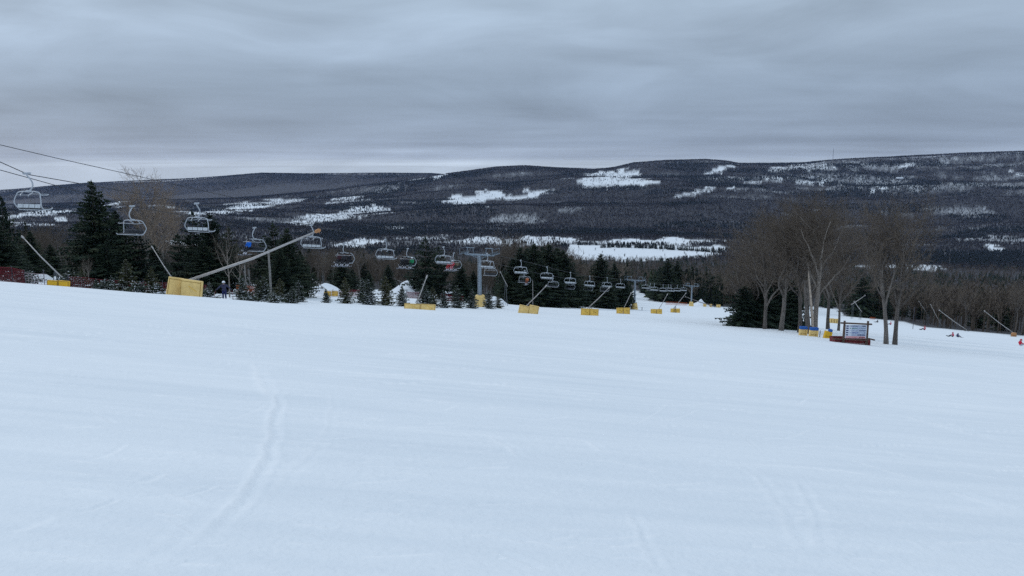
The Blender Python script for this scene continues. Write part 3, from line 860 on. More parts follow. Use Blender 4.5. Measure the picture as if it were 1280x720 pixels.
# ---- named trees near the run: (name, template, px, Y, top py, width factor, label, group)
EV = 'evergreens along the left edge of the run'
NEAR = [
 ('spruce_tree', 'spruce0', 125, 72, 224, 1.0, 'tallest dark spruce left of the bare tan tree, its tip against the ridge', EV),
 ('spruce_tree', 'spruce1', 151, 76, 262, 1.0, 'dark spruce crowding the right flank of the tallest left spruce', EV),
 ('pine_tree', 'pine0', 104, 78, 276, .95, 'ragged dark pine tucked behind the left flank of the tallest spruce', EV),
 ('pine_tree', 'pine1', 178, 76, 284, 1.05, 'dark pine under the second lift chair, beside the bare tan tree', EV),
 ('spruce_tree', 'spruce2', -4, 72, 268, 1.15, 'dark spruce cut by the left edge of the photo', EV),
 ('spruce_tree', 'spruce3', 16, 80, 300, 1.2, 'lower dark spruce beside the one cut by the left edge', EV),
 ('spruce_tree', 'spruce1', 42, 108, 288, 1.0, 'dim spruce behind the tip of the leftmost snow lance', EV),
 ('spruce_tree', 'spruce2', 66, 120, 305, 1.2, 'low dim spruce between leftmost snow lance and tallest spruce', EV),
 ('pine_tree', 'pine0', 246, 88, 262, 1.0, 'tall dark pine directly below the third lift chair', EV),
 ('spruce_tree', 'spruce3', 268, 86, 266, .9, 'dark spruce right of the pine under the third chair', EV),
 ('pine_tree', 'pine1', 226, 92, 290, 1.0, 'dark pine just above the big yellow pad', EV),
 ('pine_tree', 'pine0', 290, 94, 282, .9, 'dark pine behind the bare sapling above the skier', EV),
 ('pine_tree', 'pine1', 345, 92, 276, 1.0, 'dark pine behind the chair with the rider in blue', EV),
 ('spruce_tree', 'spruce0', 362, 90, 284, 1.05, 'dark spruce under the tip of the long near snow lance', EV),
 ('pine_tree', 'pine0', 330, 98, 296, .9, 'dark pine left of the grey pole under the blue rider', EV),
 ('spruce_tree', 'spruce2', 377, 95, 312, .9, 'lower dark spruce right of the pair under the lance tip', EV),
 ('spruce_tree', 'spruce1', 428, 130, 322, 1.25, 'dark spruce under the chair with dark clothed riders', EV),
 ('spruce_tree', 'spruce3', 441, 134, 336, 1.1, 'smaller dark spruce right of the one under the dark riders', EV),
 ('spruce_tree', 'spruce0', 486, 150, 330, 1.1, 'dim spruce below the fourth empty chair', EV),
 ('spruce_tree', 'spruce1', 462, 145, 340, 1.0, 'dim spruce left of the one below the fourth empty chair', EV),
 ('pine_tree', 'pine1', 533, 128, 294, 1.05, 'tall loose pine between the green rider and the fifth empty chair', EV),
 ('pine_tree', 'pine0', 549, 132, 306, 1.0, 'loose pine directly behind the fifth empty chair', EV),
 ('pine_tree', 'pine1', 520, 138, 318, .85, 'short pine left of the tall loose pine', EV),
 ('spruce_tree', 'spruce2', 577, 130, 330, 1.0, 'dark spruce under the chair with red clothed riders', EV),
 ('spruce_tree', 'spruce3', 592, 134, 338, .9, 'dark spruce left of the near lift tower pole', EV),
 ('spruce_tree', 'spruce0', 650, 160, 308, 1.2, 'tall spruce at the left peak of the big dark clump', EV),
 ('spruce_tree', 'spruce1', 667, 166, 304, 1.15, 'tallest spruce in the middle of the big dark clump', EV),
 ('spruce_tree', 'spruce2', 686, 168, 305, 1.15, 'spruce right of the middle of the big dark clump', EV),
 ('spruce_tree', 'spruce3', 703, 170, 312, 1.05, 'spruce at the right shoulder of the big dark clump', EV),
 ('spruce_tree', 'spruce0', 716, 168, 338, 1.0, 'low spruce at the right foot of the big dark clump', EV),
 ('spruce_tree', 'spruce1', 634, 156, 340, 1.1, 'low spruce at the left foot of the big dark clump', EV),
 ('spruce_tree', 'spruce3', 660, 154, 335, 1.1, 'front spruce of the big dark clump, behind its tilted yellow pad', EV),
 ('spruce_tree', 'spruce2', 692, 158, 330, 1.1, 'front spruce at the right of the big dark clump', EV),
 ('spruce_tree', 'spruce0', 750, 200, 316, 1.1, 'taller spruce of the clump left of the trail tower', EV),
 ('spruce_tree', 'spruce2', 767, 204, 329, 1.0, 'second spruce of the clump left of the trail tower', EV),
 ('spruce_tree', 'spruce1', 780, 204, 347, .9, 'low spruce touching the trail tower', EV),
 ('spruce_tree', 'spruce3', 736, 202, 346, 1.1, 'frosted low spruce left of the trail tower clump', EV),
 ('spruce_tree', 'spruce1', 758, 192, 345, 1.1, 'front spruce behind the yellow pad with the long slanting lance', EV),
 ('hemlock_tree', 'hemlock0', 928, 98, 357, 1.15, 'leftmost dark hemlock under the bare trees', 'hemlocks under the right hand bare trees'),
 ('hemlock_tree', 'hemlock1', 946, 100, 345, 1.1, 'second dark hemlock under the bare trees', 'hemlocks under the right hand bare trees'),
 ('hemlock_tree', 'hemlock0', 966, 102, 345, 1.05, 'third dark hemlock behind two grey trunks', 'hemlocks under the right hand bare trees'),
 ('hemlock_tree', 'hemlock1', 988, 104, 350, 1.0, 'rightmost dark hemlock behind the splintered trunk', 'hemlocks under the right hand bare trees'),
 ('hemlock_tree', 'hemlock0', 1076, 345, 346, 1.0, 'big dark hemlock on the far side of the right run', 'hemlocks across the right run'),
 ('hemlock_tree', 'hemlock1', 1098, 350, 354, 1.0, 'smaller dark hemlock on the far side of the right run', 'hemlocks across the right run'),
 ('spruce_tree', 'spruce2', 833, 335, 322, 1.0, 'tall dark spruce at the right edge of the narrow trail', EV),
 ('spruce_tree', 'spruce0', 845, 345, 325, 1.0, 'tall dark spruce behind the farthest lift tower', EV),
 ('spruce_tree', 'spruce3', 857, 350, 335, 1.0, 'lower dark spruce right of the two behind the farthest tower', EV),
 ('spruce_tree', 'spruce1', 822, 345, 345, 1.2, 'low dark spruce leaning into the narrow trail', EV),
 ('spruce_tree', 'spruce3', 659, 172, 309, 1.15, 'spruce filling the left shoulder of the big dark clump', EV),
 ('spruce_tree', 'spruce0', 678, 174, 307, 1.15, 'spruce filling the crest of the big dark clump', EV),
 ('spruce_tree', 'spruce2', 696, 174, 309, 1.15, 'spruce filling the right crest of the big dark clump', EV),
 ('spruce_tree', 'spruce3', 675, 156, 322, 1.1, 'front middle spruce of the big dark clump', EV),
 ('spruce_tree', 'spruce1', 641, 160, 322, 1.0, 'spruce on the left slope of the big dark clump', EV),
 ('spruce_tree', 'spruce0', 137, 70, 300, 1.1, 'shorter spruce in front of the tallest left spruce', EV),
 ('spruce_tree', 'spruce3', 196, 80, 305, 1.0, 'low dark spruce right of the pine under the second chair', EV),
 ('spruce_tree', 'spruce2', 258, 84, 300, 1.1, 'low front spruce under the third lift chair', EV),
 ('spruce_tree', 'spruce1', 280, 88, 312, 1.0, 'low spruce directly behind the skier', EV),
 ('spruce_tree', 'spruce0', 352, 86, 308, 1.1, 'low front spruce right of the grey pole', EV),
]
for nm, key, px, Y, top, wd, lab, gr in NEAR:
    loc = G(px, Y)
    tree(nm, key, loc, tree_h(loc, px, top), lab, 'tree', gr, wd * (1.6 if 'spruce' in key and 620 < px < 800 else 1.45 if 'spruce' in key else 1.2 if 'pine' in key else 1.0))
BT = 'bare hardwoods beside the trail board'
BARE = [
 ('hard0', 956, 94, 268, 1.0, 'slim bare tree at the left of the hardwood group'),
 ('hard1', 976, 92, 250, 1.0, 'straight bare tree with grey trunk in front of the hemlocks'),
 ('hard2', 938, 100, 292, 1.1, 'low spreading bare tree behind the leftmost hemlock'),
 ('hard3', 999, 90, 238, .95, 'tall bare tree just left of the splintered trunk'),
 ('pale', 1018, 88, 236, 1.0, 'thick bare tree with pale trunk behind the blue topped pads'),
 ('hard2', 1035, 132, 262, .78, 'bare tree with twin dark trunk up the run behind the pads'),
 ('hard0', 1048, 128, 272, .7, 'thin dark bare tree above the trail board'),
 ('hard1', 1108, 73, 246, .8, 'left one of the two close bare trunks right of the trail board'),
 ('hard4', 1118.5, 73.6, 240, .8, 'right and thicker one of the two close bare trunks'),
 ('hard3', 966, 112, 258, 1.0, 'bare tree rising behind the second hemlock'),
 ('hard1', 1008, 114, 244, 1.0, 'bare tree rising behind the splintered trunk'),
 ('hard4', 922, 116, 300, 1.0, 'farthest left low bare tree of the hardwood group')]
for i, (key, px, Y, top, wd, lab) in enumerate(BARE):
    loc = G(px, Y)
    tree('bare_tree', key, loc, tree_h(loc, px, top - 14), lab, 'tree', BT, wd * 1.12, rz=i * 1.7 + .4)
loc = G(186, 98); tree('bare_tree', 'tan', loc, tree_h(loc, 186, 203), 'big bare tree with tan twigs behind the left spruces', 'tree', None, 1.0, rz=.5)
loc = G(205, 112); tree('bare_tree', 'tan', loc, tree_h(loc, 215, 235), 'lower tan twigged tree right of the big bare one', 'tree', None, 1.0, rz=2.5)
for (k, px, Y, top, lab) in (('sap0', 287, 70, 274, 'pale bare sapling above the skier'), ('sap1', 301, 74, 300, 'thin bare sapling right of the pale one above the skier'),
                        ('sap0', 106, 66, 322, 'pale crooked sapling at the left of the tallest spruce'), ('sap1', 112, 64, 315, 'pale leaning sapling in front of the tallest spruce')):
    loc = G(px, Y); tree('bare_tree', k, loc, tree_h(loc, px, top), lab, 'tree', None, .8)
# splintered trunk: a snapped tree leaning, its heartwood bare
loc = G(1011, 87)
e = empty('broken_tree', loc, 'splintered leaning trunk with bare pale heartwood beside the blue topped pads', 'tree')
mb = MB(); mb.tube([(0, 0, -.4), (-.25, 0, 1.8), (-.55, .1, 4.2), (-.8, .1, 6.2)], [.32, .27, .22, .13], 8, 0, .6); mb.build('trunk', M['bark'], e, True, True)
mb = MB(); mb.tube([(.42, -.15, .1), (.2, -.2, 2.0), (-.15, -.15, 4.6), (-.45, -.05, 6.9), (-.5, 0, 7.4)], [.16, .15, .13, .08, .01], 7); mb.build('splinter', M['bare_wood'], e, True)
# ---- young spruces in the row along the run
YG = 'young spruces in the row along the run'
YOUNG = [(104, 60, 336, 'olive', 'olive bushy young spruce at the left of the row, under the tallest spruce'), (160, 57, 323, 'olive', 'olive green young spruce in front of the left spruces'),
 (191, 58, 333, 'olive', 'olive young spruce just left of the big yellow pad'), (140, 58, 345, 'young', 'small dark young spruce between two olive ones at far left'),
 (303, 63, 345, 'young', 'young spruce right behind the skier'), (322, 66, 350, 'olive', 'olive young spruce right of the one behind the skier'),
 (331, 66, 345, 'young', 'snow dusted young spruce left of the grey pole foot'), (351, 68, 347, 'olive', 'olive young spruce right of the grey pole foot'),
 (374, 70, 350, 'young', 'snow dusted young spruce left of the gap by the snow mound'), (408, 74, 361, 'young', 'smallest young spruce alone in front of the snow mound'),
 (432, 78, 346, 'olive', 'brownish young spruce right of the smallest one'), (461, 82, 350, 'young', 'bluish young spruce left of the middle of the row'),
 (454, 86, 348, 'young', 'young spruce half hidden by the bluish one'), (483, 84, 345, 'olive', 'bushy olive young spruce in the middle of the row'), (503, 85, 357, 'young', 'small young spruce between the middle and the flat yellow pad'),
 (531, 88, 352, 'young', 'young spruce behind the lance of the flat yellow pad'), (541, 90, 358, 'olive', 'olive young spruce right of the flat yellow pad lance'), (555, 92, 363, 'young', 'small thin young spruce right of the flat yellow pad'),
 (571, 95, 356, 'young', 'bushy young spruce midway to the near lift tower'), (590, 98, 362, 'young', 'small young spruce left of the near tower base'), (611, 104, 363, 'young', 'small young spruce right of the near tower base'), (623, 110, 366, 'olive', 'low olive spruce at the left foot of the big dark clump'),
 (366, 66, 358, 'young', 'low young spruce in front of the pair right of the pole'), (121, 57, 352, 'young', 'low snow dusted spruce beside the fence at far left'), (262, 62, 352, 'young', 'low young spruce between the big yellow pad and the skier'), (247, 66, 344, 'olive', 'olive young spruce behind the right edge of the big yellow pad')]
for i, (px, Y, top, kd, lab) in enumerate(YOUNG):
    loc = G(px, Y)
    tree('young_spruce', f'{kd}{i % (4 if kd == "young" else 2)}', loc, tree_h(loc, px, top), lab, 'tree', YG, 1.08 if kd == 'young' else 1.0)

SHR = [(12, 60, 341), (26, 58, 344), (38, 62, 341), (30, 66, 338), (84, 62, 344), (94, 60, 347), (102, 58, 350), (88, 68, 340), (114, 62, 350), (132, 56, 358), (152, 57, 358), (174, 56, 362), (198, 57, 365), (248, 58, 371), (262, 59, 372), (312, 62, 373), (342, 64, 374), (360, 66, 374)]
for i, (px, Y, top) in enumerate(SHR):
    loc = G(px, Y)
    reg = 'by the netting fence at far left' if px < 125 else 'at the foot of the left spruces' if px < 280 else 'between the young spruces of the row'
    tree('snowy_shrub', f'shrub{i % 2}', loc, max(.55, tree_h(loc, px, top)), 'low snow laden shrub ' + reg, 'shrub', 'low shrubs ' + reg, 1.0)
# ---- woods beyond the runs: the nearest trees one by one, the rest as one mass
def scatter(n, y0, y1, k0, k1, pw=1.0):
    k = rng.uniform(k0, k1, n)
    Y = (y0 ** (1 + pw) + rng.random(n) * (y1 ** (1 + pw) - y0 ** (1 + pw))) ** (1 / (1 + pw))
    return k * Y, Y
X, Y = scatter(20000, 140, 1900, -1.12, 1.12, .55)
X2, Y2 = scatter(3700, 75, 520, -1.12, 1.12, .9)
X = np.concatenate([X, X2]); Y = np.concatenate([Y, Y2])
Z = height(X, Y)
px, py = proj(X, Y, Z)
open_, con = far_masks(X, Y, Z)
ok = (Y > piste(px, Y) * 1.02 + rng.random(len(Y)) * 12) & (rng.random(len(Y)) > open_ * (Y > 900))
X, Y, Z, px, py, con = [a[ok] for a in (X, Y, Z, px, py, con)]
p_con = np.where(Y < 520, .14, .08) + .5 * con * (Y > 600)
p_con = np.where((px > 805) & (px < 900) & (Y < 600), .55, p_con)
p_con = np.where((px > 1000) & (Y < 700), .09, p_con)
p_con = np.where((px > 150) & (px < 620) & (Y < 700), .035, p_con)
is_con = rng.random(len(Y)) < p_con
order = np.argsort(Y)
def region(px_, y_):
    if px_ < 330: return 'in the wood behind the left evergreens'
    if px_ < 740: return 'in the valley wood below the chairlift'
    if px_ < 1000: return 'in the wood right of the narrow trail'
    if px_ < 1145: return 'in the wood behind the right run'
    return 'in the wood along the far right edge of the run'
nb = nc = 0
rest = []
for i in order:
    hgt = random.uniform(11, 17) if is_con[i] else random.uniform(12.5, 18.5)
    if px[i] > 1140 and Y[i] < 420: hgt *= 1.12
    if px[i] < 620 and Y[i] < 420: hgt *= .62
    if -40 < px[i] < 1320 and ((is_con[i] and nc < 150) or (not is_con[i] and nb < 240)):
        loc = Vector((X[i], Y[i], Z[i] - .2))
        rg_ = region(px[i], Y[i])
        big = Y[i] < 260
        if is_con[i]:
            nc += 1
            fn = tree_one
            fn('spruce_tree', f'far{nc % 3}', loc, hgt, 'dark evergreen ' + rg_, 'tree', 'evergreens ' + rg_)
        else:
            nb += 1
            fn = tree if big else tree_one
            fn('bare_tree', f'mid{nb % 4}', loc, hgt, 'bare grey hardwood ' + rg_, 'tree', 'bare trees ' + rg_)
    else: rest.append((i, hgt))
print('woods individuals', nb, nc, 'rest', len(rest))

def low_bare(seed, n=15):
    rd = random.Random(seed); V = []; T = []
    def sl(a, b, w, t):
        d = Vector((rd.uniform(-1, 1), rd.uniform(-1, 1), 0)).normalized() * w
        V.extend((a - d, a + d, b)); T.extend((t, t, t))
    sl(Vector((0, 0, 0)), Vector((0, 0, .95)), .013, .6); sl(Vector((0, 0, 0)), Vector((.02, .02, .9)), .013, .55)
    for k in range(n):
        z = rd.uniform(.25, .75); a = rd.uniform(0, 6.28); l = rd.uniform(.14, .30)
        b = Vector((math.cos(a) * l * .8, math.sin(a) * l * .8, z + l * rd.uniform(.5, 1.1))); b.z = min(b.z, 1)
        base = Vector((0, 0, z)); sl(base, b, .010, rd.random())
        for q in range(3):
            p = base.lerp(b, rd.uniform(.4, .9))
            sl(p, p + Vector((rd.uniform(-.1, .1), rd.uniform(-.1, .1), rd.uniform(.03, .13))), .009, rd.random())
    return np.array([tuple(v) for v in V]), np.array(T)
def low_con(seed):
    rd = random.Random(seed); V = []; T = []
    for lv in range(9):
        z = .06 + lv * .10; r = .24 * (1 - z) + .02
        n = 7
        for k in range(n):
            a = 6.283 * k / n + lv + rd.uniform(-.2, .2); q = r * rd.uniform(.75, 1.25)
            V.extend((Vector((0, 0, z + .16)), Vector((math.cos(a - .45) * q, math.sin(a - .45) * q, z - .02 * rd.random())), Vector((math.cos(a + .45) * q, math.sin(a + .45) * q, z - .04))))
            t = rd.random(); T.extend((t, t, t))
    return np.array([tuple(v) for v in V]), np.array(T)
def mass(name, tpls, idx_xyzh, mtl, label, cat, tvar=.25, wide=1.0):
    Vs, Ts = [], []
    P = np.asarray(idx_xyzh)
    which = rng.integers(0, len(tpls), len(P))
    for w, (tv, tt) in enumerate(tpls):
        Q = P[which == w]
        if not len(Q): continue
        a = rng.uniform(0, 6.28, len(Q)); ca, sa = np.cos(a)[:, None], np.sin(a)[:, None]
        h = Q[:, 3][:, None]
        vx = (tv[None, :, 0] * ca - tv[None, :, 1] * sa) * h * wide + Q[:, 0][:, None]
        vy = (tv[None, :, 0] * sa + tv[None, :, 1] * ca) * h * wide + Q[:, 1][:, None]
        vz = tv[None, :, 2] * h + Q[:, 2][:, None] - .3
        Vs.append(np.stack([vx, vy, vz], -1).reshape(-1, 3))
        off = (rng.random(len(Q)) - .5) * 2 * tvar
        Ts.append(np.clip(tt[None, :] * .6 + .2 + off[:, None], 0, 1).ravel())
    V = np.concatenate(Vs); T = np.concatenate(Ts)
    o = bpy.data.objects.new(name, np_mesh(name, V, np.arange(len(V)), 3, mtl, tint=T)); C.objects.link(o)
    return tag(o, label, cat, kind='stuff')
lb = [low_bare(s) for s in range(5)]; lc = [low_con(s) for s in range(4)]
mass('valley_bare_wood', lb, [(X[i], Y[i], Z[i], h) for i, h in rest if not is_con[i]], M['twig'], 'mass of bare grey woods filling the valley below the lift', 'woods')
mass('valley_evergreen_wood', lc, [(X[i], Y[i], Z[i], h) for i, h in rest if is_con[i]], M['needle'], 'dark evergreens mixed through the valley woods', 'woods')
# far hillsides
X, Y = scatter(430000, 1850, 6350, -1.05, 1.07, .8)
X3, Y3 = scatter(140000, 6350, 8500, -1.05, -.02, .8)
X = np.concatenate([X, X3]); Y = np.concatenate([Y, Y3])
Z = height(X, Y)
open_, con = far_masks(X, Y, Z)
keep = rng.random(len(Y)) > open_ * .985
X, Y, Z, con = [a[keep] for a in (X, Y, Z, con)]
isc = rng.random(len(Y)) < np.clip((con - .12) * 1.25, 0, 1) + .012
hh = rng.uniform(8, 12, len(Y))
def far_tpl(seed):
    rd = random.Random(seed); V = []; T = []
    for k in range(4):
        a = rd.uniform(0, 3.14); ox, oy = rd.uniform(-.16, .16), rd.uniform(-.16, .16); w = rd.uniform(.035, .075); h = rd.uniform(.7, 1.0)
        dx, dy = math.cos(a) * w, math.sin(a) * w
        t = rd.random()
        b, l, r_, tp = (ox * .4, oy * .4, 0), (ox - dx, oy - dy, h * .6), (ox + dx, oy + dy, h * .62), (ox, oy, h)
        V.extend((b, r_, l, l, r_, tp)); T.extend([t] * 6)
    return np.array(V), np.array(T)
def far_con(seed):
    rd = random.Random(seed); V = []; T = []
    for z0, z1, r in ((.05, .65, .26), (.4, 1.0, .18)):
        for k in range(4):
            a = 1.571 * k + seed; q = r * rd.uniform(.8, 1.2); t = rd.random()
            V.extend(((math.cos(a) * q, math.sin(a) * q, z0), (math.cos(a + 1.57) * q, math.sin(a + 1.57) * q, z0), (0, 0, z1))); T.extend([t] * 3)
    return np.array(V), np.array(T)
P = np.stack([X, Y, Z, hh], -1)
mass('far_bare_wood', [far_tpl(s) for s in range(6)], P[~isc], M['far_bare'], 'bare woods covering the far hillsides', 'woods', .3)
mass('far_evergreen_wood', [far_con(s) for s in range(4)], P[isc], M['far_conifer'], 'dark evergreen stands on the far hillsides', 'woods', .2)
# the evergreen row across the valley field
for i in range(84):
    f = i / 83
    pxr = 752 + 152 * f + random.uniform(-1.5, 1.5)
    if 788 < pxr < 794: continue
    Yr = 2165 + 18 * math.sin(f * 5) - 25 * f + random.uniform(-12, 12)
    loc = G(pxr, Yr)
    tree_one('spruce_tree', f'far{i % 3}', loc, random.uniform(10, 18), 'dark evergreen in the long row across the snowy valley field', 'tree', 'evergreen row across the valley field', 1.5)

# ------------------------------------------------------------------ chairlift
SLOPE = .40                                    # plan direction of the lift line: dX per dY
C1, C2 = 46.4, 51.35                           # nearer (descending) and farther (climbing) strand
def strandY(px, c): return c / (SLOPE - (px - 640) / F)
S1 = [(0, 204), (42, 212.5), (247.5, 254.5), (389, 282), (481, 300), (554, 309), (608.5, 316.5), (651, 325.5), (684, 333.5), (713.5, 341), (738, 345.5), (760, 347.5), (777, 348.5), (800, 349.5), (809, 351), (820, 354.5), (831, 356), (841, 356.5), (849, 356.5), (857, 355.5), (870, 355), (900, 356)]
S2 = [(0, 224), (167, 257), (318, 284.5), (430, 306), (509, 311), (567, 315.5), (612, 327), (654, 338), (690, 345.5), (714, 349), (735, 351.5), (757, 352.5), (790, 350.5), (800, 351), (830, 356.5), (848, 357), (858, 356), (870, 356), (900, 357)]
def rope_pts(S, c):
    pts = [at(p, q, strandY(p, c)) for p, q in S]
    a = pts[0] + (pts[0] - pts[1]) * 3.0            # on uphill, out of the frame
    a.z += 1.2
    return [a] + pts
class Rope:
    def __init__(self, S, c):
        self.p = rope_pts(S, c); self.c = c
        self.Y = np.array([q.y for q in self.p]); self.z = np.array([q.z for q in self.p])
        k = np.array([1, 2, 1.]) / 4
        z = self.z.copy(); z[1:-1] = (self.z[:-2] + 2 * self.z[1:-1] + self.z[2:]) / 4; self.z = .5 * z + .5 * self.z
    def at(self, Y): return Vector((SLOPE * Y - self.c, Y, float(np.interp(Y, self.Y, self.z))))
rope1, rope2 = Rope(S1, C1), Rope(S2, C2)
for rp_, lab in ((rope1, 'nearer wire rope of the chairlift, carrying the empty chairs downhill'), (rope2, 'farther wire rope of the chairlift, carrying riders uphill')):
    mb = MB(); mb.tube([rp_.at(y) for y in rp_.Y], .024, 6)
    tag(mb.build('haul_rope', M['rope'], None, True), lab, 'rope')
dirv = Vector((SLOPE, 1, 0)).normalized()
latv = Vector((dirv.y, -dirv.x, 0))
down_rz = math.atan2(dirv.y, dirv.x) - math.pi / 2      # local +y = downhill
pc = (C1 + C2) / 2
def centreY(px): return strandY(px, pc)
# communication line above the ropes, ending on the near tower
yT = centreY(600)
pl = [at(-140, 150, strandY(-140, pc)), at(0, 181, strandY(0, pc)), at(70, 197.5, strandY(70, pc)), at(140, 213, strandY(140, pc)), at(260, 240, strandY(260, pc)), at(420, 274, strandY(420, pc)), at(600, 307, yT)]
pl.insert(0, pl[0] + (pl[0] - pl[1]) * 1.2)
mb = MB(); mb.tube(pl, .021, 6); tag(mb.build('signal_cable', M['rope'], None, True), 'upper thin cable running above the lift ropes to the near tower', 'cable')

def arc(p0, p1, p2, n=5):
    p0, p1, p2 = Vector(p0), Vector(p1), Vector(p2)
    return [p0 * (1 - t) ** 2 + p1 * 2 * t * (1 - t) + p2 * t * t for t in [i / n for i in range(n + 1)]]
def make_chair():
    e = empty('lift_chair', (0, 0, 0), 'x', 'lift chair')
    mb = MB(); mb.box((0, 0, .02), (.12, .42, .13), bev=.02); mb.tube([(0, -.26, .05), (0, .26, .05)], .035, 6); mb.build('grip', M['chair'], e)
    mb = MB()
    mb.tube([(0, 0, 0)] + arc((0, .02, -.12), (0, .34, -.45), (0, .30, -.68)) + arc((0, .28, -.74), (0, .20, -.92), (0, .02, -1.0)), .042, 8)
    mb.box((0, .02, -1.0), (.34, .14, .12), bev=.02)
    mb.build('hanger', M['chair'], e, True)
    W = 1.14
    mb = MB()
    side = []
    for sx in (-1, 1):
        pts = arc((sx * .15, 0, -1.02), (sx * .9, 0, -1.0), (sx * .98, -.02, -1.16)) + arc((sx * 1.0, -.04, -1.24), (sx * 1.16, -.14, -1.55), (sx * 1.12, -.12, -1.72)) \
            + arc((sx * 1.08, -.08, -1.82), (sx * 1.0, 0, -2.04), (sx * 1.0, .16, -2.06)) + arc((sx * 1.0, .3, -2.07), (sx * 1.0, .62, -2.08), (sx * 1.0, .68, -1.98), 4)
        mb.tube(pts, .032, 7)
    mb.tube([(-.3, 0, -1.03), (.3, 0, -1.03)], .045, 7)
    mb.tube([(-1.0, .05, -2.09), (1.0, .05, -2.09)], .032, 6)
    mb.tube([(-1.0, .58, -2.06), (1.0, .58, -2.06)], .028, 6)
    for sx in (-.42, .42): mb.tube([(sx, -.02, -1.04)] + arc((sx, -.05, -1.08), (sx * .9, -.30, -1.2), (sx * .75, -.28, -1.28)), .026, 6)
    mb.build('frame', M['chair'], e, True)
    mb = MB()
    for i in range(4): mb.box((-.735 + .49 * i, .30, -2.02), (.47, .5, .07), bev=.025)
    mb.build('seat', M['seat'], e)
    mb = MB(); rx = Matrix.Rotation(R(-10), 3, 'X')
    for i in range(4): mb.box((-.735 + .49 * i, -.02, -1.86), (.47, .05, .26), rx, bev=.02)
    mb.build('backrest', M['seat'], e)
    sl = MB()
    for i in range(4): sl.box((-.735 + .49 * i, -.052, -1.86), (.44, .014, .22), rx)
    sl.build('back_slat', M['backpad'], e)
    mb = MB()
    for sx in (-1, 1): mb.tube(arc((sx * .95, -.03, -1.22), (sx * .80, .5, -1.30), (sx * .72, .72, -1.20), 5), .02, 5)
    mb.tube([(-.72, .72, -1.2), (.72, .72, -1.2)], .02, 5)
    mb.build('restraint_bar', M['chair'], e, True)
    return e
chair0 = make_chair()
first = [True]
def place_chair(rope, Y, up, label, group):
    c = chair0 if first[0] else copy_tree(chair0)
    first[0] = False
    c.location = rope.at(Y); c.rotation_euler = (0, 0, down_rz + (math.pi if up else 0))
    c['label'] = label; c['group'] = group
    return c
ORD = ['nearest', 'second', 'third', 'fourth', 'fifth', 'sixth', 'seventh', 'eighth', 'ninth', 'tenth', 'eleventh', 'twelfth', 'thirteenth', 'fourteenth', 'fifteenth', 'sixteenth', 'seventeenth', 'eighteenth']
down_px = [40, 247.5, 389, 481, 554, 608.5, 651, 684, 713.5, 738, 760, 777, 809, 820, 831, 841, 849, 857]
for i, p in enumerate(down_px):
    place_chair(rope1, strandY(p, C1), False, f'empty grey lift chair, {ORD[i]} one along the nearer rope' if i else 'empty grey lift chair nearest the camera, upper left against the hills', 'empty chairs going downhill')
UPC = {167: 'empty grey lift chair in front of the bare tan tree', 318: 'lift chair carrying the single rider in blue', 430: 'lift chair carrying three riders in dark clothes', 509: 'lift chair carrying the rider in green',
       567: 'lift chair carrying riders in red and pink', 613: 'empty lift chair just right of the near tower pole', 656: 'lift chair carrying the single rider in orange', 692: 'empty climbing chair behind the eighth downhill chair',
       713: 'dark empty climbing chair below the ninth downhill chair', 736: 'dark empty climbing chair left of the trail tower', 757: 'farthest dark climbing chair before the trail tower', 815: 'empty climbing chair just beyond the trail tower', 838: 'empty climbing chair left of the farthest tower'}
ups = {}
for p, lab in UPC.items(): ups[p] = place_chair(rope2, strandY(p, C2), True, lab, 'chairs going uphill')

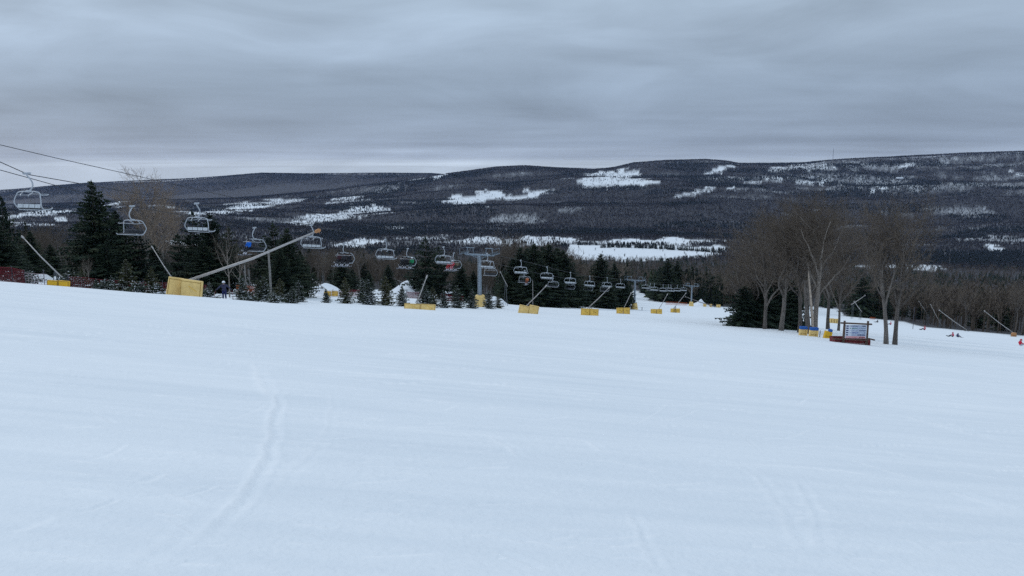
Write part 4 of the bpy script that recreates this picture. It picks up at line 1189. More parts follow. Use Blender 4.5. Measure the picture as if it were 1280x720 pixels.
# towers
def make_tower(px, base_pad, label, arms=1, Y=None, arm_z=None, line=True):
    Yc = Y or centreY(px)
    g = G(px, Yc)
    e = empty('lift_tower', g, label, 'lift tower', 'chairlift towers', down_rz)
    top = arm_z - g.z
    k = 1.0
    mb = MB(); mb.tube([(0, 0, -.5), (0, 0, .2), (0, 0, top * .5), (0, 0, top + .1)], [.30, .28, .25, .22], 14); mb.lathe((0, 0, 0), [(0, .05), (.5, .05), (.5, .12), (.3, .14)], 14)
    mb.build('pole', M['tower'], e, True)
    mb = MB(); mb.box((0, 0, top), (4.5, .36, .25), bev=.03)
    for sx in (-1, 1):
        mb.tube([(sx * .2, 0, top - .5), (sx * 1.3, 0, top - .15)], .05, 6)
    mb.build('crossarm', M['tower'], e)
    for sx in (-1, 1):
        mb = MB()
        mb.tube([(sx * 2.1, 0, top + .15), (sx * 1.9, 0, top + .95)], .055, 6); mb.tube([(sx * .9, 0, top + .15), (sx * 1.1, 0, top + .95)], .045, 6)
        mb.box((sx * 1.5, 0, top + .98), (1.3, .12, .1))
        mb.build('lifting_frame', M['tower'], e)
    for sx in (-1, 1):
        sb = MB(); sb.box((sx * 2.3, 0, top + .22), (.1, 2.9, .16), bev=.02)
        sb.box((sx * 2.3 - sx * .14, 0, top + .20), (.05, 1.2, .22))
        so = sb.build('sheave_train', M['tower'], e)
        for i in range(6):
            wb = MB(); yy = -1.25 + .5 * i
            wb.lathe((sx * 2.3 - .06, yy, top + .30), [(0, 0), (.16, 0), (.2, .02), (.17, .05), (.2, .10), (.16, .12), (0, .12)], 12, axis=Vector((1, 0, 0)))
            wb.build('sheave', M['dark_steel'], so, True)
        cw = MB(); cw.box((sx * 2.5, 0, top + .12), (.26, 2.6, .04)); 
        for yy in (-1.3, 1.3): cw.tube([(sx * 2.6, yy, top + .14), (sx * 2.6, yy, top + .95)], .02, 5)
        cw.tube([(sx * 2.6, -1.3, top + .95), (sx * 2.6, 1.3, top + .95)], .02, 5)
        cw.build('catwalk', M['tower'], e)
    mb = MB()
    for sx in (-.17, .17): mb.tube([(sx, -.42, .6), (sx, -.36, top + .2)], .018, 5)
    z = .8
    while z < top: mb.tube([(-.17, -.41, z), (.17, -.41, z)], .014, 4); z += .35
    mb.build('ladder', M['steel'], e)
    if base_pad:
        mb = MB(); mb.lathe((0, 0, -.1), [(.36, 0), (.92, 0), (.97, .08), (.86, .9), (.70, 1.75), (.62, 1.85), (.34, 1.87)], 10)
        pd = mb.build('base_pad', M['pad_old'], e)
        mb = MB(); mb.box((.0, -.80, 1.05), (.34, .012, .16), Matrix.Rotation(R(-8), 3, 'X')); mb.build('marking', M['strap'], pd)
    return e, g
for px_, az_, bp_, lab in ((600, at(600, 318.5, centreY(600)).z, True, 'near blue grey lift tower with yellow base pad'), (793, at(793, 350.5, centreY(793)).z, True, 'lift tower standing at the mouth of the narrow trail'),
                        (864, at(864, 357.5, centreY(864)).z, True, 'farthest lift tower of the line, right of the trail')):
    make_tower(px_, bp_, lab, arm_z=az_)
make_tower(404, False, 'distant tower of another lift above the snow mound', Y=330, arm_z=at(404, 327, 330).z)

# grey pole and posts among the left evergreens
for (p, Yq, top, r, lab) in ((339, 80, 312, .12, 'tall grey wooden pole below the rider in blue'), (308, 84, 330, .09, 'dark thin post right of the bare saplings'), (313, 86, 336, .07, 'second dark thin post right of the saplings'), (666, 118, 350, .06, 'thin post in front of the big dark clump')):
    g = G(p, Yq); h = at(p, top, Yq).z - g.z
    e = empty('wooden_pole', g, lab, 'pole')
    mb = MB(); mb.tube([(0, 0, -.4), (0, 0, h * .5), (-.1 * h * .1, 0, h)], [r * 1.1, r, r * .85], 8); mb.build('shaft', M['pole_grey'], e, True)
    mb = MB(); mb.lathe((-.01 * h, 0, h), [(0, .05), (r * .7, .04), (r * 1.0, 0), (r * .9, -.12)], 8); mb.build('cap', M['dark_steel'], e)

# ------------------------------------------------------------------ snow guns (lances) and pads
def snow_gun(p_base, p_tip, Yb, label, r=.045, dY=0.0, mt='lance', head=True, zb=None):
    """long aluminium lance on a small sled, leaning; both ends given as photo points at real distances"""
    g = G(p_base[0], Yb)
    b = at(p_base[0], p_base[1], Yb)
    b.z = max(b.z, g.z + .35); t = at(p_tip[0], p_tip[1], Yb + dY)
    e = empty('snow_gun', g, label, 'snow gun', 'snowmaking lances')
    L = Vector(b) - g; T = Vector(t) - g
    d = (T - L).normalized()
    mb = MB(); mb.tube([L - d * .8, L.lerp(T, .5) + Vector((0, 0, -.02 * (T - L).length)), T], [r * 1.25, r * 1.1, r * .8], 8); mb.build('lance', M[mt], e, True)
    mb = MB()
    mb.lathe(T - d * .05, [(0, -.1), (r * 1.1, -.08), (r * 1.6, .02), (r * 1.6, .22), (r * 1.0, .32), (0, .34)], 10, axis=d)
    for a in range(3):
        q = T + d * .12; o_ = d.orthogonal().normalized(); o_ = Quaternion(d, a * 2.09) @ o_
        mb.cone(q, q + o_ * r * 4, r * .5, n=5)
    mb.build('nozzle_head', M['head' if head else mt], e)
    mb = MB()
    foot = Vector((L.x, L.y, 0))
    piv = L.lerp(T, .08)
    for sx in (-1, 1):
        mb.tube([Vector((L.x + sx * .35, L.y - .3, -.1)), piv], .035, 6); mb.tube([Vector((L.x + sx * .35, L.y + .45, -.1)), piv], .035, 6)
        mb.tube([Vector((L.x + sx * .35, L.y - .6, -.02)), Vector((L.x + sx * .35, L.y + .7, -.02))], .04, 6)
    mb.tube([L - d * .5, Vector((L.x, L.y, .1))], .03, 6)
    mb.build('sled_stand', M['dark_steel'], e)
    mb = MB(); mb.tube([L - d * .6 + Vector((0, 0, -.05)), L.lerp(T, .3) + Vector((0, 0, -.14)), L.lerp(T, .7) + Vector((0, 0, -.15)), T + Vector((0, 0, -.06))], .018, 5); mb.build('hose', M['black'], e)
    return e
GUNS = [
 ((236, 350), (396, 289), 51.5, 'long pale lance over the big yellow pad, tip crossing a lift chair', .075, 0, 'lance'),
 ((72, 341), (29, 297), 66, 'leftmost pale lance behind the small orange pad', .05, 2, 'lance'),
 ((215, 347), (191, 310), 62, 'thin lance rising left from behind the big yellow pad', .035, 2, 'lance'),
 ((404, 359), (378, 338), 110, 'pale lance leaning left over the white snow mound', .05, 3, 'lance'),
 ((313, 352), (300, 332), 92, 'short dim lance right of the bare saplings', .035, 2, 'lance'),
 ((520, 381), (533, 347), 73, 'upright lance behind the flat yellow pad', .045, 0, 'lance'),
 ((501, 352), (489, 346.5), 150, 'dim lance above the right snow mound', .05, 0, 'lance_dark'),
 ((632, 353), (626, 341), 135, 'dim lance right of the near tower pole', .05, 0, 'lance'),
 ((659, 381), (682, 358), 94, 'lance leaning right over the tilted yellow pad', .05, 0, 'lance'),
 ((737, 383), (761, 360), 106, 'lance leaning right over the pad before the trail tower clump', .05, 0, 'lance'),
 ((780, 384.5), (788.5, 367), 128, 'steep lance over the pad left of the trail tower', .045, 0, 'lance'),
 ((823, 387), (834, 368.5), 152, 'steep lance over the pad right of the trail tower', .05, 0, 'lance'),
 ((843.5, 383.5), (857, 367), 185, 'lance over the farthest pad, pointing at the farthest tower', .06, 0, 'lance'),
 ((1076, 388), (1068, 377), 300, 'lance at the far side of the right run, leaning left', .11, 0, 'lance'),
 ((1066, 379.5), (1081, 369.5), 302, 'lance at the far side of the right run, leaning right', .13, 0, 'lance'),
 ((1160, 393), (1149, 377), 262, 'leftmost steep lance at the right wood edge', .06, 0, 'lance'),
 ((1176, 405), (1163.5, 381), 238, 'steep lance at the right wood edge', .07, 0, 'lance'),
 ((1209, 413), (1174.5, 388), 215, 'longest lance at the right wood edge', .085, 0, 'lance'),
 ((1267, 416), (1231, 389), 190, 'far right lance above the round orange pad', .075, 0, 'lance'),
 ((893, 383), (857, 371), 300, 'long lance lying low right of the farthest tower', .14, 0, 'lance_dark')]
for q_, (b_, t_, Yb, lab, r_, dY, mt_) in enumerate(GUNS): snow_gun(b_, t_, Yb, lab, r_, dY, mt_, head=(q_ == 0))

def pad(name, px, Y, panels, label, mt='pad', group='yellow crash pads around the snow guns', rz=0.0, lift=0.0):
    """panels: list of (x, y, z, w, h, thick, yaw deg, pitch deg, roll deg); z is the bottom middle"""
    g = G(px, Y)
    e = empty(name, g + Vector((0, 0, lift)), label, 'crash pad', group, rz)
    for (x, y, z, w, h, th, yaw, pit, rol) in panels:
        rm = Matrix.Rotation(R(yaw), 3, 'Z') @ Matrix.Rotation(R(pit), 3, 'X') @ Matrix.Rotation(R(rol), 3, 'Y')
        c = Vector((x, y, z)) + rm @ Vector((0, 0, h / 2))
        mb = MB(); mb.box(c, (w, th, h), rm, bev=min(.05, th * .35))
        p_ = mb.build('panel', M[mt], e)
        sm = MB()
        for q in (-1, 1):
            sm.box(c + rm @ Vector((q * w * .46, -th / 2 - .004, 0)), (.03, .012, h * .92), rm)
        sm.box(c + rm @ Vector((0, -th / 2 - .004, h * .40)), (w * .86, .012, .03), rm)
        sm.build('seam', M['pad_dark'], p_)
        st = MB(); st.box(c + rm @ Vector((w * .1, -th / 2 - .006, h * .05)), (w * .45, .010, .05), rm @ Matrix.Rotation(R(28), 3, 'Y')); 
        if w > 1: st.build('crease', M['pad_dark' if mt != 'pad_old' else 'pad'], p_)
    return e
pad('crash_pad', 229, 50, [(-.70, .10, -.05, .95, 1.34, .28, 34, -3, 13), (.50, -.04, -.12, 1.44, 1.26, .28, -4, -3, 7)], 'largest faded yellow pad of two leaning panels, left of the skier', 'pad_old')
pad('crash_pad', 525, 70, [(-.72, 0, -.05, 1.5, .58, .3, 3, -14, 3), (.72, .02, -.10, 1.38, .58, .3, -3, -14, 2)], 'low flat yellow pad left of the near tower', 'pad_old')
pad('crash_pad', 660, 92, [(-.62, 0, -.05, 1.25, 1.05, .3, 12, -6, 14), (.60, .02, -.12, 1.2, 1.1, .3, -12, -6, 9)], 'tilted pair of yellow pads in front of the big dark clump', 'pad_old')
pad('crash_pad', 737, 104, [(-.62, 0, -.05, 1.2, .98, .3, 4, -6, 3), (.60, 0, -.1, 1.22, .98, .3, -4, -6, 2)], 'yellow pad under the lance before the trail tower clump')
pad('crash_pad', 779, 126, [(-.58, 0, -.05, 1.1, 1.05, .3, 3, -4, 0), (.56, 0, -.05, 1.1, 1.05, .3, -3, -4, 0)], 'yellow pad just left of the trail tower')
pad('crash_pad', 820.5, 150, [(-.58, 0, -.05, 1.1, .98, .3, 3, -4, -1), (.56, 0, -.05, 1.1, .98, .3, -3, -4, -1)], 'yellow pad right of the trail tower')
pad('crash_pad', 844, 185, [(-.58, 0, -.05, 1.12, 1.05, .3, 3, -4, 0), (.58, 0, -.05, 1.12, 1.05, .3, -3, -4, 0)], 'farthest yellow pad on the open snow')
pad('crash_pad', 73, 52, [(-.38, 0, -.05, .74, .46, .2, 2, -4, 5), (.38, 0, -.08, .74, .46, .2, -2, -4, 5)], 'small orange yellow pad by the fence at far left', 'pad_bright')
pad('crash_pad', 414, 104, [(-.5, 0, 0, .95, .7, .25, 3, -4, 4), (.5, 0, 0, .9, .7, .25, -3, -4, 4)], 'orange pad half hidden behind the smallest young spruce', 'pad_bright')
for p_, yy, w_, lab in ((881, 300, 1.2, 'leftmost small pad right of the farthest tower'), (888.5, 302, .9, 'middle small pad right of the farthest tower'), (898, 304, 1.6, 'rightmost small pad right of the farthest tower')):
    pad('crash_pad', p_, yy, [(-w_ * .26, 0, 0, w_ * .5, 1.2, .4, 0, -3, 0), (w_ * .26, 0, 0, w_ * .5, 1.2, .4, 0, -3, 0)], lab, 'pad_old', 'small pads right of the farthest tower')
for p_, lab in ((1039, 'left pale yellow pad up the run behind the trail board'), (1045.5, 'right pale yellow pad up the run behind the trail board')):
    pad('crash_pad', p_, 190, [(-.3, 0, 0, .55, 1.15, .45, 0, -3, 0), (.3, 0, 0, .55, 1.15, .45, 0, -3, 0)], lab, 'pad_old', 'pale pads up the right run')
# orange round pad at far right
g = G(1267, 188); e = empty('round_pad', g, 'round orange pad at the foot of the far right lance', 'crash pad')
mb = MB(); mb.lathe((0, 0, -.1), [(0, 0), (.55, 0), (.62, .15), (.60, .95), (.5, 1.08), (0, 1.1)], 14); po = mb.build('cover', M['head'], e, True)
mb = MB(); mb.lathe((0, 0, .4), [(.625, 0), (.635, .03), (.625, .06)], 14); mb.build('strap', M['strap'], e)
# blue topped pads on the tree trunks by the trail board
def trunk_pad(px, Y, label, mt, tilt, w=1.15, h=.75, cap=.42, capw=1.0, rz=0.0):
    g = G(px, Y)
    e = empty('trunk_pad', g, label, 'tree pad', 'padding by the trail board', rz)
    rm = Matrix.Rotation(R(tilt), 3, 'Y')
    mb = MB(); mb.box(rm @ Vector((0, 0, h / 2 - .05)), (w, .4, h), rm, bev=.05); b_ = mb.build('panel', M[mt], e)
    mb = MB(); mb.box(rm @ Vector((0, -.207, h * .3)), (w * .86, .012, .04), rm); mb.box(rm @ Vector((w * .2, -.207, h * .45)), (.03, .012, h * .8), rm); mb.build('seam', M['pad_dark'], b_)
    mb = MB(); mb.box(rm @ Vector((w * (1 - capw) * .4, 0, h + cap / 2 - .06)), (w * capw * .98, .36, cap), rm, bev=.05); mb.build('cap', M['blue'], e)
trunk_pad(1003.5, 80, 'left yellow pad with blue top at the splintered tree', 'pad_old', 2, .82, .72, .32)
trunk_pad(1016.5, 79, 'right yellow pad with blue top at the splintered tree', 'pad_old', 3, .9, .72, .32)
trunk_pad(1033.5, 77, 'leaning bright yellow pad with small blue corner, left of the trail board', 'pad_bright', 12, .72, .78, .28, .5)
g = G(1024.5, 78); e = empty('marker_stake', g, 'short grey stake between the pads by the trail board', 'stake')
mb = MB(); mb.tube([(0, 0, -.2), (.03, 0, .75)], [.05, .045], 7); mb.build('shaft', M['pole_grey'], e); mb = MB(); mb.lathe((.03, 0, .75), [(0, .04), (.05, .02), (.055, -.05)], 7); mb.build('cap', M['white'], e)

# ------------------------------------------------------------------ trail board
def trail_board():
    Y = 66
    g = G(1068, Y)
    e = empty('trail_board', g, 'trail status board on timber posts with red timber skirt', 'sign', None, R(-4))
    s = Y / F                                   # metres per photo pixel here
    def X(px): return (px - 1068) * s
    def Zp(py): return at(1068, py, Y).z - g.z
    tilt = Matrix.Rotation(R(3), 3, 'Y')
    zt, zb = Zp(404), Zp(423.2)
    x0, x1 = X(1054), X(1083)
    for xx in (x0, x1):
        mb = MB(); mb.tube([(xx, .02, -.5), (xx, 0, zt + .2)], [.11, .095], 8); mb.build('post', M['wood'], e, True)
    mb = MB(); mb.tube([(x0 - .35, -.06, zt + .02), (x1 + .32, -.06, zt - .07)], .075, 8); mb.build('rail', M['wood'], e, True)
    mb = MB(); mb.tube([(x0 - .1, -.06, zb - .05), (x1 + .1, -.06, zb - .12)], .06, 8); mb.build('rail', M['wood'], e, True)
    cx, cz = (x0 + x1) / 2, (zt + zb) / 2 - .06
    w, h = (x1 - x0) - .18, (zt - zb) - .20
    mb = MB(); mb.box((cx, -.02, cz), (w, .06, h)); pn = mb.build('panel', M['panel'], e)
    rows = 6
    def cell(nm, m_, fx0, fx1, row, hh=.62, dz=0):
        b = MB(); rh = h / rows
        b.box((cx - w / 2 + w * (fx0 + fx1) / 2, -.055 - .004 * (nm == 'lettering'), cz + h / 2 - rh * (row + .5) + dz), (w * (fx1 - fx0), .012, rh * hh))
        b.build(nm, M[m_], pn)
    for r_ in range(rows):
        if r_ < 5:
            cell('lift_tag', 'navy', .04, .15, r_, .5)
            cell('print', 'panel_grey', .30, .96, r_, .84)
        else:
            cell('print', 'pinkpaint', .03, .96, r_, .84)
        col = ('navy', 'greenpaint', 'bluepaint', 'navy', 'bluepaint', 'redpaint')[r_]
        wd = (.17, .33, .31, .07, .37, .30)[r_]
        cell('status_bar', col, .95 - wd, .95, r_, (.42, .2, .46, .40, .52, .46)[r_])
        b = MB(); rh = h / rows; zc = cz + h / 2 - rh * (r_ + .5)
        rd = random.Random(r_); xq = .20
        for q in range(9):                              # short strokes: lettering too small to read
            wq = rd.uniform(.015, .05)
            b.box((cx - w / 2 + w * (xq + wq / 2), -.066, zc + rd.uniform(-.01, .01)), (w * wq, .006, rh * rd.uniform(.16, .3))); xq += wq + rd.uniform(.008, .02) + (.03 if q == 1 else 0)
            if xq > .58: break
        b.build('lettering', M[('navy', 'greenpaint', 'panel_grey', 'bluepaint', 'panel_grey', 'redpaint')[r_]], pn)
    # red timber skirt
    sx0, sx1 = X(1044.5), X(1089)
    zs = Zp(425); hS = zs - Zp(432)
    mb = MB()
    for i in range(3): mb.box(((sx0 + sx1) / 2, .22, zs - hS * (i + .5) / 3), (sx1 - sx0, .08, hS / 3 - .02), tilt, bev=.012)
    for xx in (sx0 + .05, sx1 - .05): mb.box((xx, .9, zs - hS * .5), (.08, 1.3, hS), bev=.01)
    mb.box(((sx0 + sx1) / 2, 1.55, zs - hS * .5), (sx1 - sx0, .08, hS), bev=.01)
    mb.build('skirt', M['redwood'], e)
    mb = MB(); mb.tube([(sx0 - .25, .1, zs + .06), (x0 + .1, .1, zs + .02)], .06, 7); mb.build('rail', M['wood'], e)
    mb = MB(); mb.tube([(x1 + .1, .1, zs + .10), (sx1 - .2, .1, zs + .12), (sx1 + .3, .1, zs + .0)], .07, 7); mb.build('rail', M['wood'], e)
trail_board()

# ------------------------------------------------------------------ fences
def net_fence(pts, hgt, mt, label, cell=.16, r=.014, post_every=3.0, post_h=None, dip=.0, name='safety_fence'):
    """pts: [(px, Y)...] along the ground"""
    P = [G(a, b) for a, b in pts]
    Lp = [P[0]]
    for a, b in zip(P[:-1], P[1:]):
        n = max(1, int((b - a).length / 1.0))
        for i in range(1, n + 1):
            q = a.lerp(b, i / n); q.z = ground(q.x, q.y); Lp.append(q)
    o = Lp[0]
    e = empty(name, o, label, 'fence', 'netting fences')
    Lq = [q - o for q in Lp]
    rd = random.Random(len(label))
    sag = [rd.uniform(-.12, .02) for _ in Lq]
    mb = MB()
    nz = int(hgt / cell)
    for k in range(nz + 1):
        z = .05 + k * hgt / nz
        mb.tube([q + Vector((0, 0, z + s_ * k / nz)) for q, s_ in zip(Lq, sag)], r * (1.5 if k in (0, nz) else 1), 4)
    acc = 0
    for a, b, s0, s1 in zip(Lq[:-1], Lq[1:], sag[:-1], sag[1:]):
        l = (b - a).length; n = max(1, int(l / cell))
        for i in range(n):
            q = a.lerp(b, i / n); s_ = s0 + (s1 - s0) * i / n
            mb.tube([q + Vector((0, 0, .05)), q + Vector((0, 0, .05 + hgt + s_))], r, 4, cap=False)
    mb.build('net', M[mt], e)
    step = max(1, int(post_every))
    for i in range(0, len(Lq), step):
        pb = MB(); pb.tube([Lq[i] + Vector((0, 0, -.3)), Lq[i] + Vector((rd.uniform(-.05, .05), 0, (post_h or hgt + .2)))], .028, 6); pb.build('post', M['post'], e)
    return e
net_fence([(-40, 50), (0, 52), (32, 54)], 1.0, 'net_red', 'dense dark red netting fence at the left edge of the photo', .11, .018)
net_fence([(32, 54), (60, 55)], .8, 'net_pale', 'faded see through netting fence left of the small orange pad', .2, .010, 2)
net_fence([(86, 56), (130, 58), (180, 62)], .75, 'net_red', 'dark red netting fence behind the olive young spruces', .14, .014)
net_fence([(180, 64), (225, 70), (262, 76)], .9, 'net_red', 'dark red netting fence behind the big yellow pad', .14, .015)
net_fence([(296, 82), (322, 88)], 1.1, 'net_orange', 'faded orange netting fence right of the skier', .16, .016)
net_fence([(338, 92), (386, 96)], 1.1, 'net_red', 'dark red netting fence left of the white snow mound', .14, .018)
net_fence([(392, 99), (424, 102)], .9, 'net_pale', 'pale netting fence in front of the white snow mound', .22, .010, 3)
net_fence([(424, 106), (455, 112)], .9, 'net_red', 'dark red netting fence behind the brownish young spruce', .14, .02)
net_fence([(508, 118), (530, 122)], 1.0, 'net_red', 'short dark red netting fence right of the right snow mound', .14, .02)
net_fence([(552, 124), (580, 128)], 1.1, 'net_red', 'dark red netting fence left of the near tower', .14, .02)
net_fence([(832, 292), (859, 298)], 1.1, 'net_orange', 'orange netting fence in front of the farthest tower', .28, .025, 5)
net_fence([(1087, 318), (1094, 318)], .9, 'net_orange', 'short orange netting fence across the right run', .28, .03, 3)
# marker poles standing in the snow
for p_, Yq, top, lab in ((56, 55, 338, 'thin dark marker pole by the small orange pad'), (1141, 190, 384, 'thin dark marker pole right of the two close trunks'), (802.5, 196, 384, 'tiny marker pole right of the trail tower base')):
    g = G(p_, Yq); h = at(p_, top, Yq).z - g.z
    e = empty('marker_pole', g, lab, 'pole'); mb = MB(); mb.tube([(0, 0, -.3), (0, 0, max(.8, h))], .03 * max(1, Yq / 80), 6); mb.build('shaft', M['post'], e)
    mb = MB(); mb.lathe((0, 0, max(.8, h)), [(0, .06), (.06, .03), (.06, -.06), (0, -.08)], 8); mb.build('cap', M['post'], e)

# ------------------------------------------------------------------ piles of made snow
def mound(px, Y, w, d, h, label, seed):
    g = G(px, Y)
    n, m_ = 40, 28
    V, Fq = [], []
    for j in range(m_):
        for i in range(n):
            u, v = i / (n - 1) * 2 - 1, j / (m_ - 1) * 2 - 1
            q = max(0, 1 - (u * u + v * v)) 
            x, y = u * w / 2, v * d / 2
            z = h * (1 - (1 - q) ** .5) ** 1.0 * 1.15 * (.75 + .5 * float(vnoise(np.array([u * 3 + seed]), np.array([v * 3]), seed)[0])) - .35
            V.append((g.x + x, g.y + y, ground(g.x + x, g.y + y) + z))
    for j in range(m_ - 1):
        for i in range(n - 1): Fq += [j * n + i, j * n + i + 1, (j + 1) * n + i + 1, (j + 1) * n + i]
    o = bpy.data.objects.new('snow_mound', np_mesh('snow_mound', np.array(V), np.array(Fq), 4, M['snow_pile'], smooth=True)); C.objects.link(o)
    tag(o, label, 'snow pile', kind='structure')
mound(406, 112, 9, 8, 1.9, 'white snow mound under the lance leaning left', 3)
mound(516, 140, 11, 9, 3.0, 'right snow mound behind the young spruce row', 5)
mound(618, 140, 8, 8, 1.5, 'snow mound right of the near tower', 6)
mound(303, 104, 8, 8, 1.5, 'snow mound behind the saplings', 8)
mound(56, 74, 6, 8, 1.0, 'snow bank under the leftmost lance', 9)
mound(560, 142, 7, 8, 1.8, 'snow mound left of the near tower', 10)
mound(876, 306, 9, 9, 2.4, 'snow mound right of the farthest tower', 11)

# ------------------------------------------------------------------ people
def skin_body(joints, edges, name):
    """one continuous body grown over a skeleton; joints: name -> (x, y, z, radius)"""
    me = bpy.data.meshes.new(name)
    names = list(joints)
    me.from_pydata([joints[n][:3] for n in names], [(names.index(a), names.index(b)) for a, b in edges], [])
    o = bpy.data.objects.new(name, me); C.objects.link(o)
    bm = bmesh.new(); bm.from_mesh(me)
    ly = bm.verts.layers.skin.verify(); bm.verts.ensure_lookup_table()
    for i, n in enumerate(names):
        r = joints[n][3]; bm.verts[i][ly].radius = (r, r); bm.verts[i][ly].use_root = (n == 'pelvis')
    bm.to_mesh(me); bm.free()
    o.modifiers.new('s', 'SKIN'); sb = o.modifiers.new('d', 'SUBSURF'); sb.levels = 2; sb.render_levels = 2
    dg = bpy.context.evaluated_depsgraph_get(); dg.update()
    m2 = bpy.data.meshes.new_from_object(o.evaluated_get(dg))
    bpy.data.objects.remove(o); bpy.data.meshes.remove(me)
    m2.name = name
    return m2
BODY_E = [('pelvis', 'waist'), ('waist', 'chest'), ('chest', 'neck'), ('neck', 'head'), ('head', 'crown'),
          ('chest', 'lsh'), ('lsh', 'lel'), ('lel', 'lwr'), ('lwr', 'lha'), ('chest', 'rsh'), ('rsh', 'rel'), ('rel', 'rwr'), ('rwr', 'rha'),
          ('pelvis', 'lhip'), ('lhip', 'lkn'), ('lkn', 'lan'), ('lan', 'lto'), ('pelvis', 'rhip'), ('rhip', 'rkn'), ('rkn', 'ran'), ('ran', 'rto')]
ZONE = {'pelvis': 'pants', 'waist': 'jacket', 'chest': 'jacket', 'neck': 'skin', 'head': 'skin', 'crown': 'skin', 'lsh': 'jacket', 'lel': 'jacket', 'lwr': 'jacket', 'lha': 'glove',
        'rsh': 'jacket', 'rel': 'jacket', 'rwr': 'jacket', 'rha': 'glove', 'lhip': 'pants', 'lkn': 'pants', 'lan': 'boot', 'lto': 'boot', 'rhip': 'pants', 'rkn': 'pants', 'ran': 'boot', 'rto': 'boot'}
RAD = {'pelvis': .155, 'waist': .15, 'chest': .165, 'neck': .065, 'head': .095, 'crown': .075, 'lsh': .085, 'lel': .062, 'lwr': .048, 'lha': .045, 'lhip': .105, 'lkn': .075, 'lan': .07, 'lto': .055}
def person(pose, loc, rz, label, group, jacket, pants, helmet, scale=1.0, goggles=True, boot='boot'):
    pose = {n: ((p[0], p[1], p[2] - (.045 if n in ('head', 'crown') else .015 if n == 'neck' else 0))) for n, p in pose.items()}
    J = {}
    for n, p in pose.items():
        rn = n if n in RAD else 'l' + n[1:]
        J[n] = (*p, RAD[rn])
    me = skin_body(J, BODY_E, 'person')
    mats_ = {'jacket': jacket, 'pants': pants, 'skin': M['skin'], 'glove': M['glove'], 'boot': M[boot]}
    keys = list(mats_)
    me.materials.clear()
    for k in keys: me.materials.append(mats_[k])
    segs = [(Vector(pose[a]), Vector(pose[b]), a, b) for a, b in BODY_E]
    for f in me.polygons:
        c = f.center; best = None
        for a, b, na, nb_ in segs:
            d = b - a; t = max(0, min(1, (c - a).dot(d) / max(d.length_squared, 1e-9)))
            q = (c - a - d * t).length
            if best is None or q < best[0]:
                z = ZONE[na] if t < .5 else ZONE[nb_]
                if (na, nb_) in (('lkn', 'lan'), ('rkn', 'ran')): z = 'pants' if t < .72 else 'boot'
                if (na, nb_) in (('lel', 'lwr'), ('rel', 'rwr'), ('lwr', 'lha'), ('rwr', 'rha')): z = 'jacket' if nb_[1:] == 'wr' else 'glove'
                if (na, nb_) in (('chest', 'neck'),): z = 'jacket'
                if (na, nb_) == ('neck', 'head'): z = 'jacket' if t < .25 else 'skin'
                if (na, nb_) in (('pelvis', 'waist'),): z = 'jacket' if t > .0 else 'pants'
                best = (q, z)
        f.material_index = keys.index(best[1]); f.use_smooth = True
    o = bpy.data.objects.new('person', me); C.objects.link(o)
    o.location = loc; o.rotation_euler = (0, 0, rz); o.scale = (scale,) * 3
    tag(o, label, 'person', group)
    h = Vector(pose['head']); cr = Vector(pose['crown']); up = (cr - h).normalized()
    fw = Vector((0, 1, 0)); fw = (fw - up * fw.dot(up)).normalized(); rt = fw.cross(up)
    mb = MB()
    # helmet shell with brim and ear covers
    N, K = 16, 9
    vs, fs = [], []
    ctr = h + up * .045 - fw * .005
    for k in range(K):
        th = (k / (K - 1)) * R(108)
        for i in range(N):
            a = 2 * math.pi * i / N
            s_, c_ = math.sin(th), math.cos(th)
            front = math.cos(a)
            lim = 1.0 if k < K - 2 else (1.0 if front < .45 else .97)
            p = ctr + (fw * math.cos(a) * .142 + rt * math.sin(a) * .128) * s_ * lim + up * (.135 * c_ + (.035 if (front > .5 and k > K - 4) else 0))
            vs.append(p)
    for k in range(K - 1):
        for i in range(N): fs.append((k * N + i, k * N + (i + 1) % N, (k + 1) * N + (i + 1) % N, (k + 1) * N + i))
    mb.add(vs, fs)
    mb.build('helmet', helmet, o, True)
    if goggles:
        mb = MB()
        arcp = [ctr + (fw * math.cos(a) * .128 + rt * math.sin(a) * .118) - up * .035 for a in [R(x) for x in (-60, -40, -20, 0, 20, 40, 60)]]
        mb.tube(arcp, [.02, .034, .036, .03, .036, .034, .02], 8); mb.build('goggles', M['goggle'], o, True)
    # face: nose, mouth
    mb = MB(); q = h + fw * .092 - up * .045
    mb.cone(q + up * .02, q + fw * .03 - up * .012, .014, n=6); mb.build('nose', M['skin'], o)
    # fingers closed round what they hold
    for sd in ('l', 'r'):
        w_, hd = Vector(pose[sd + 'wr']), Vector(pose[sd + 'ha'])
        d = (hd - w_).normalized(); n_ = d.orthogonal().normalized(); b_ = d.cross(n_)
        fb = MB()
        for k in range(4):
            p0 = hd + b_ * (.026 - .0175 * k) + d * .005
            l = (.055, .062, .058, .045)[k]
            fb.tube([p0, p0 + d * l * .6 + n_ * .012, p0 + d * l * .75 + n_ * l * .6, p0 + d * l * .35 + n_ * l * .85], [.012, .0115, .0105, .008], 6)
        p0 = hd - d * .03 + b_ * .04
        fb.tube([p0, p0 + b_ * .02 + d * .03 + n_ * .015, p0 + b_ * .005 + d * .05 + n_ * .035], [.014, .012, .009], 6)
        fb.build('glove', M['glove'], o, True)
    return o
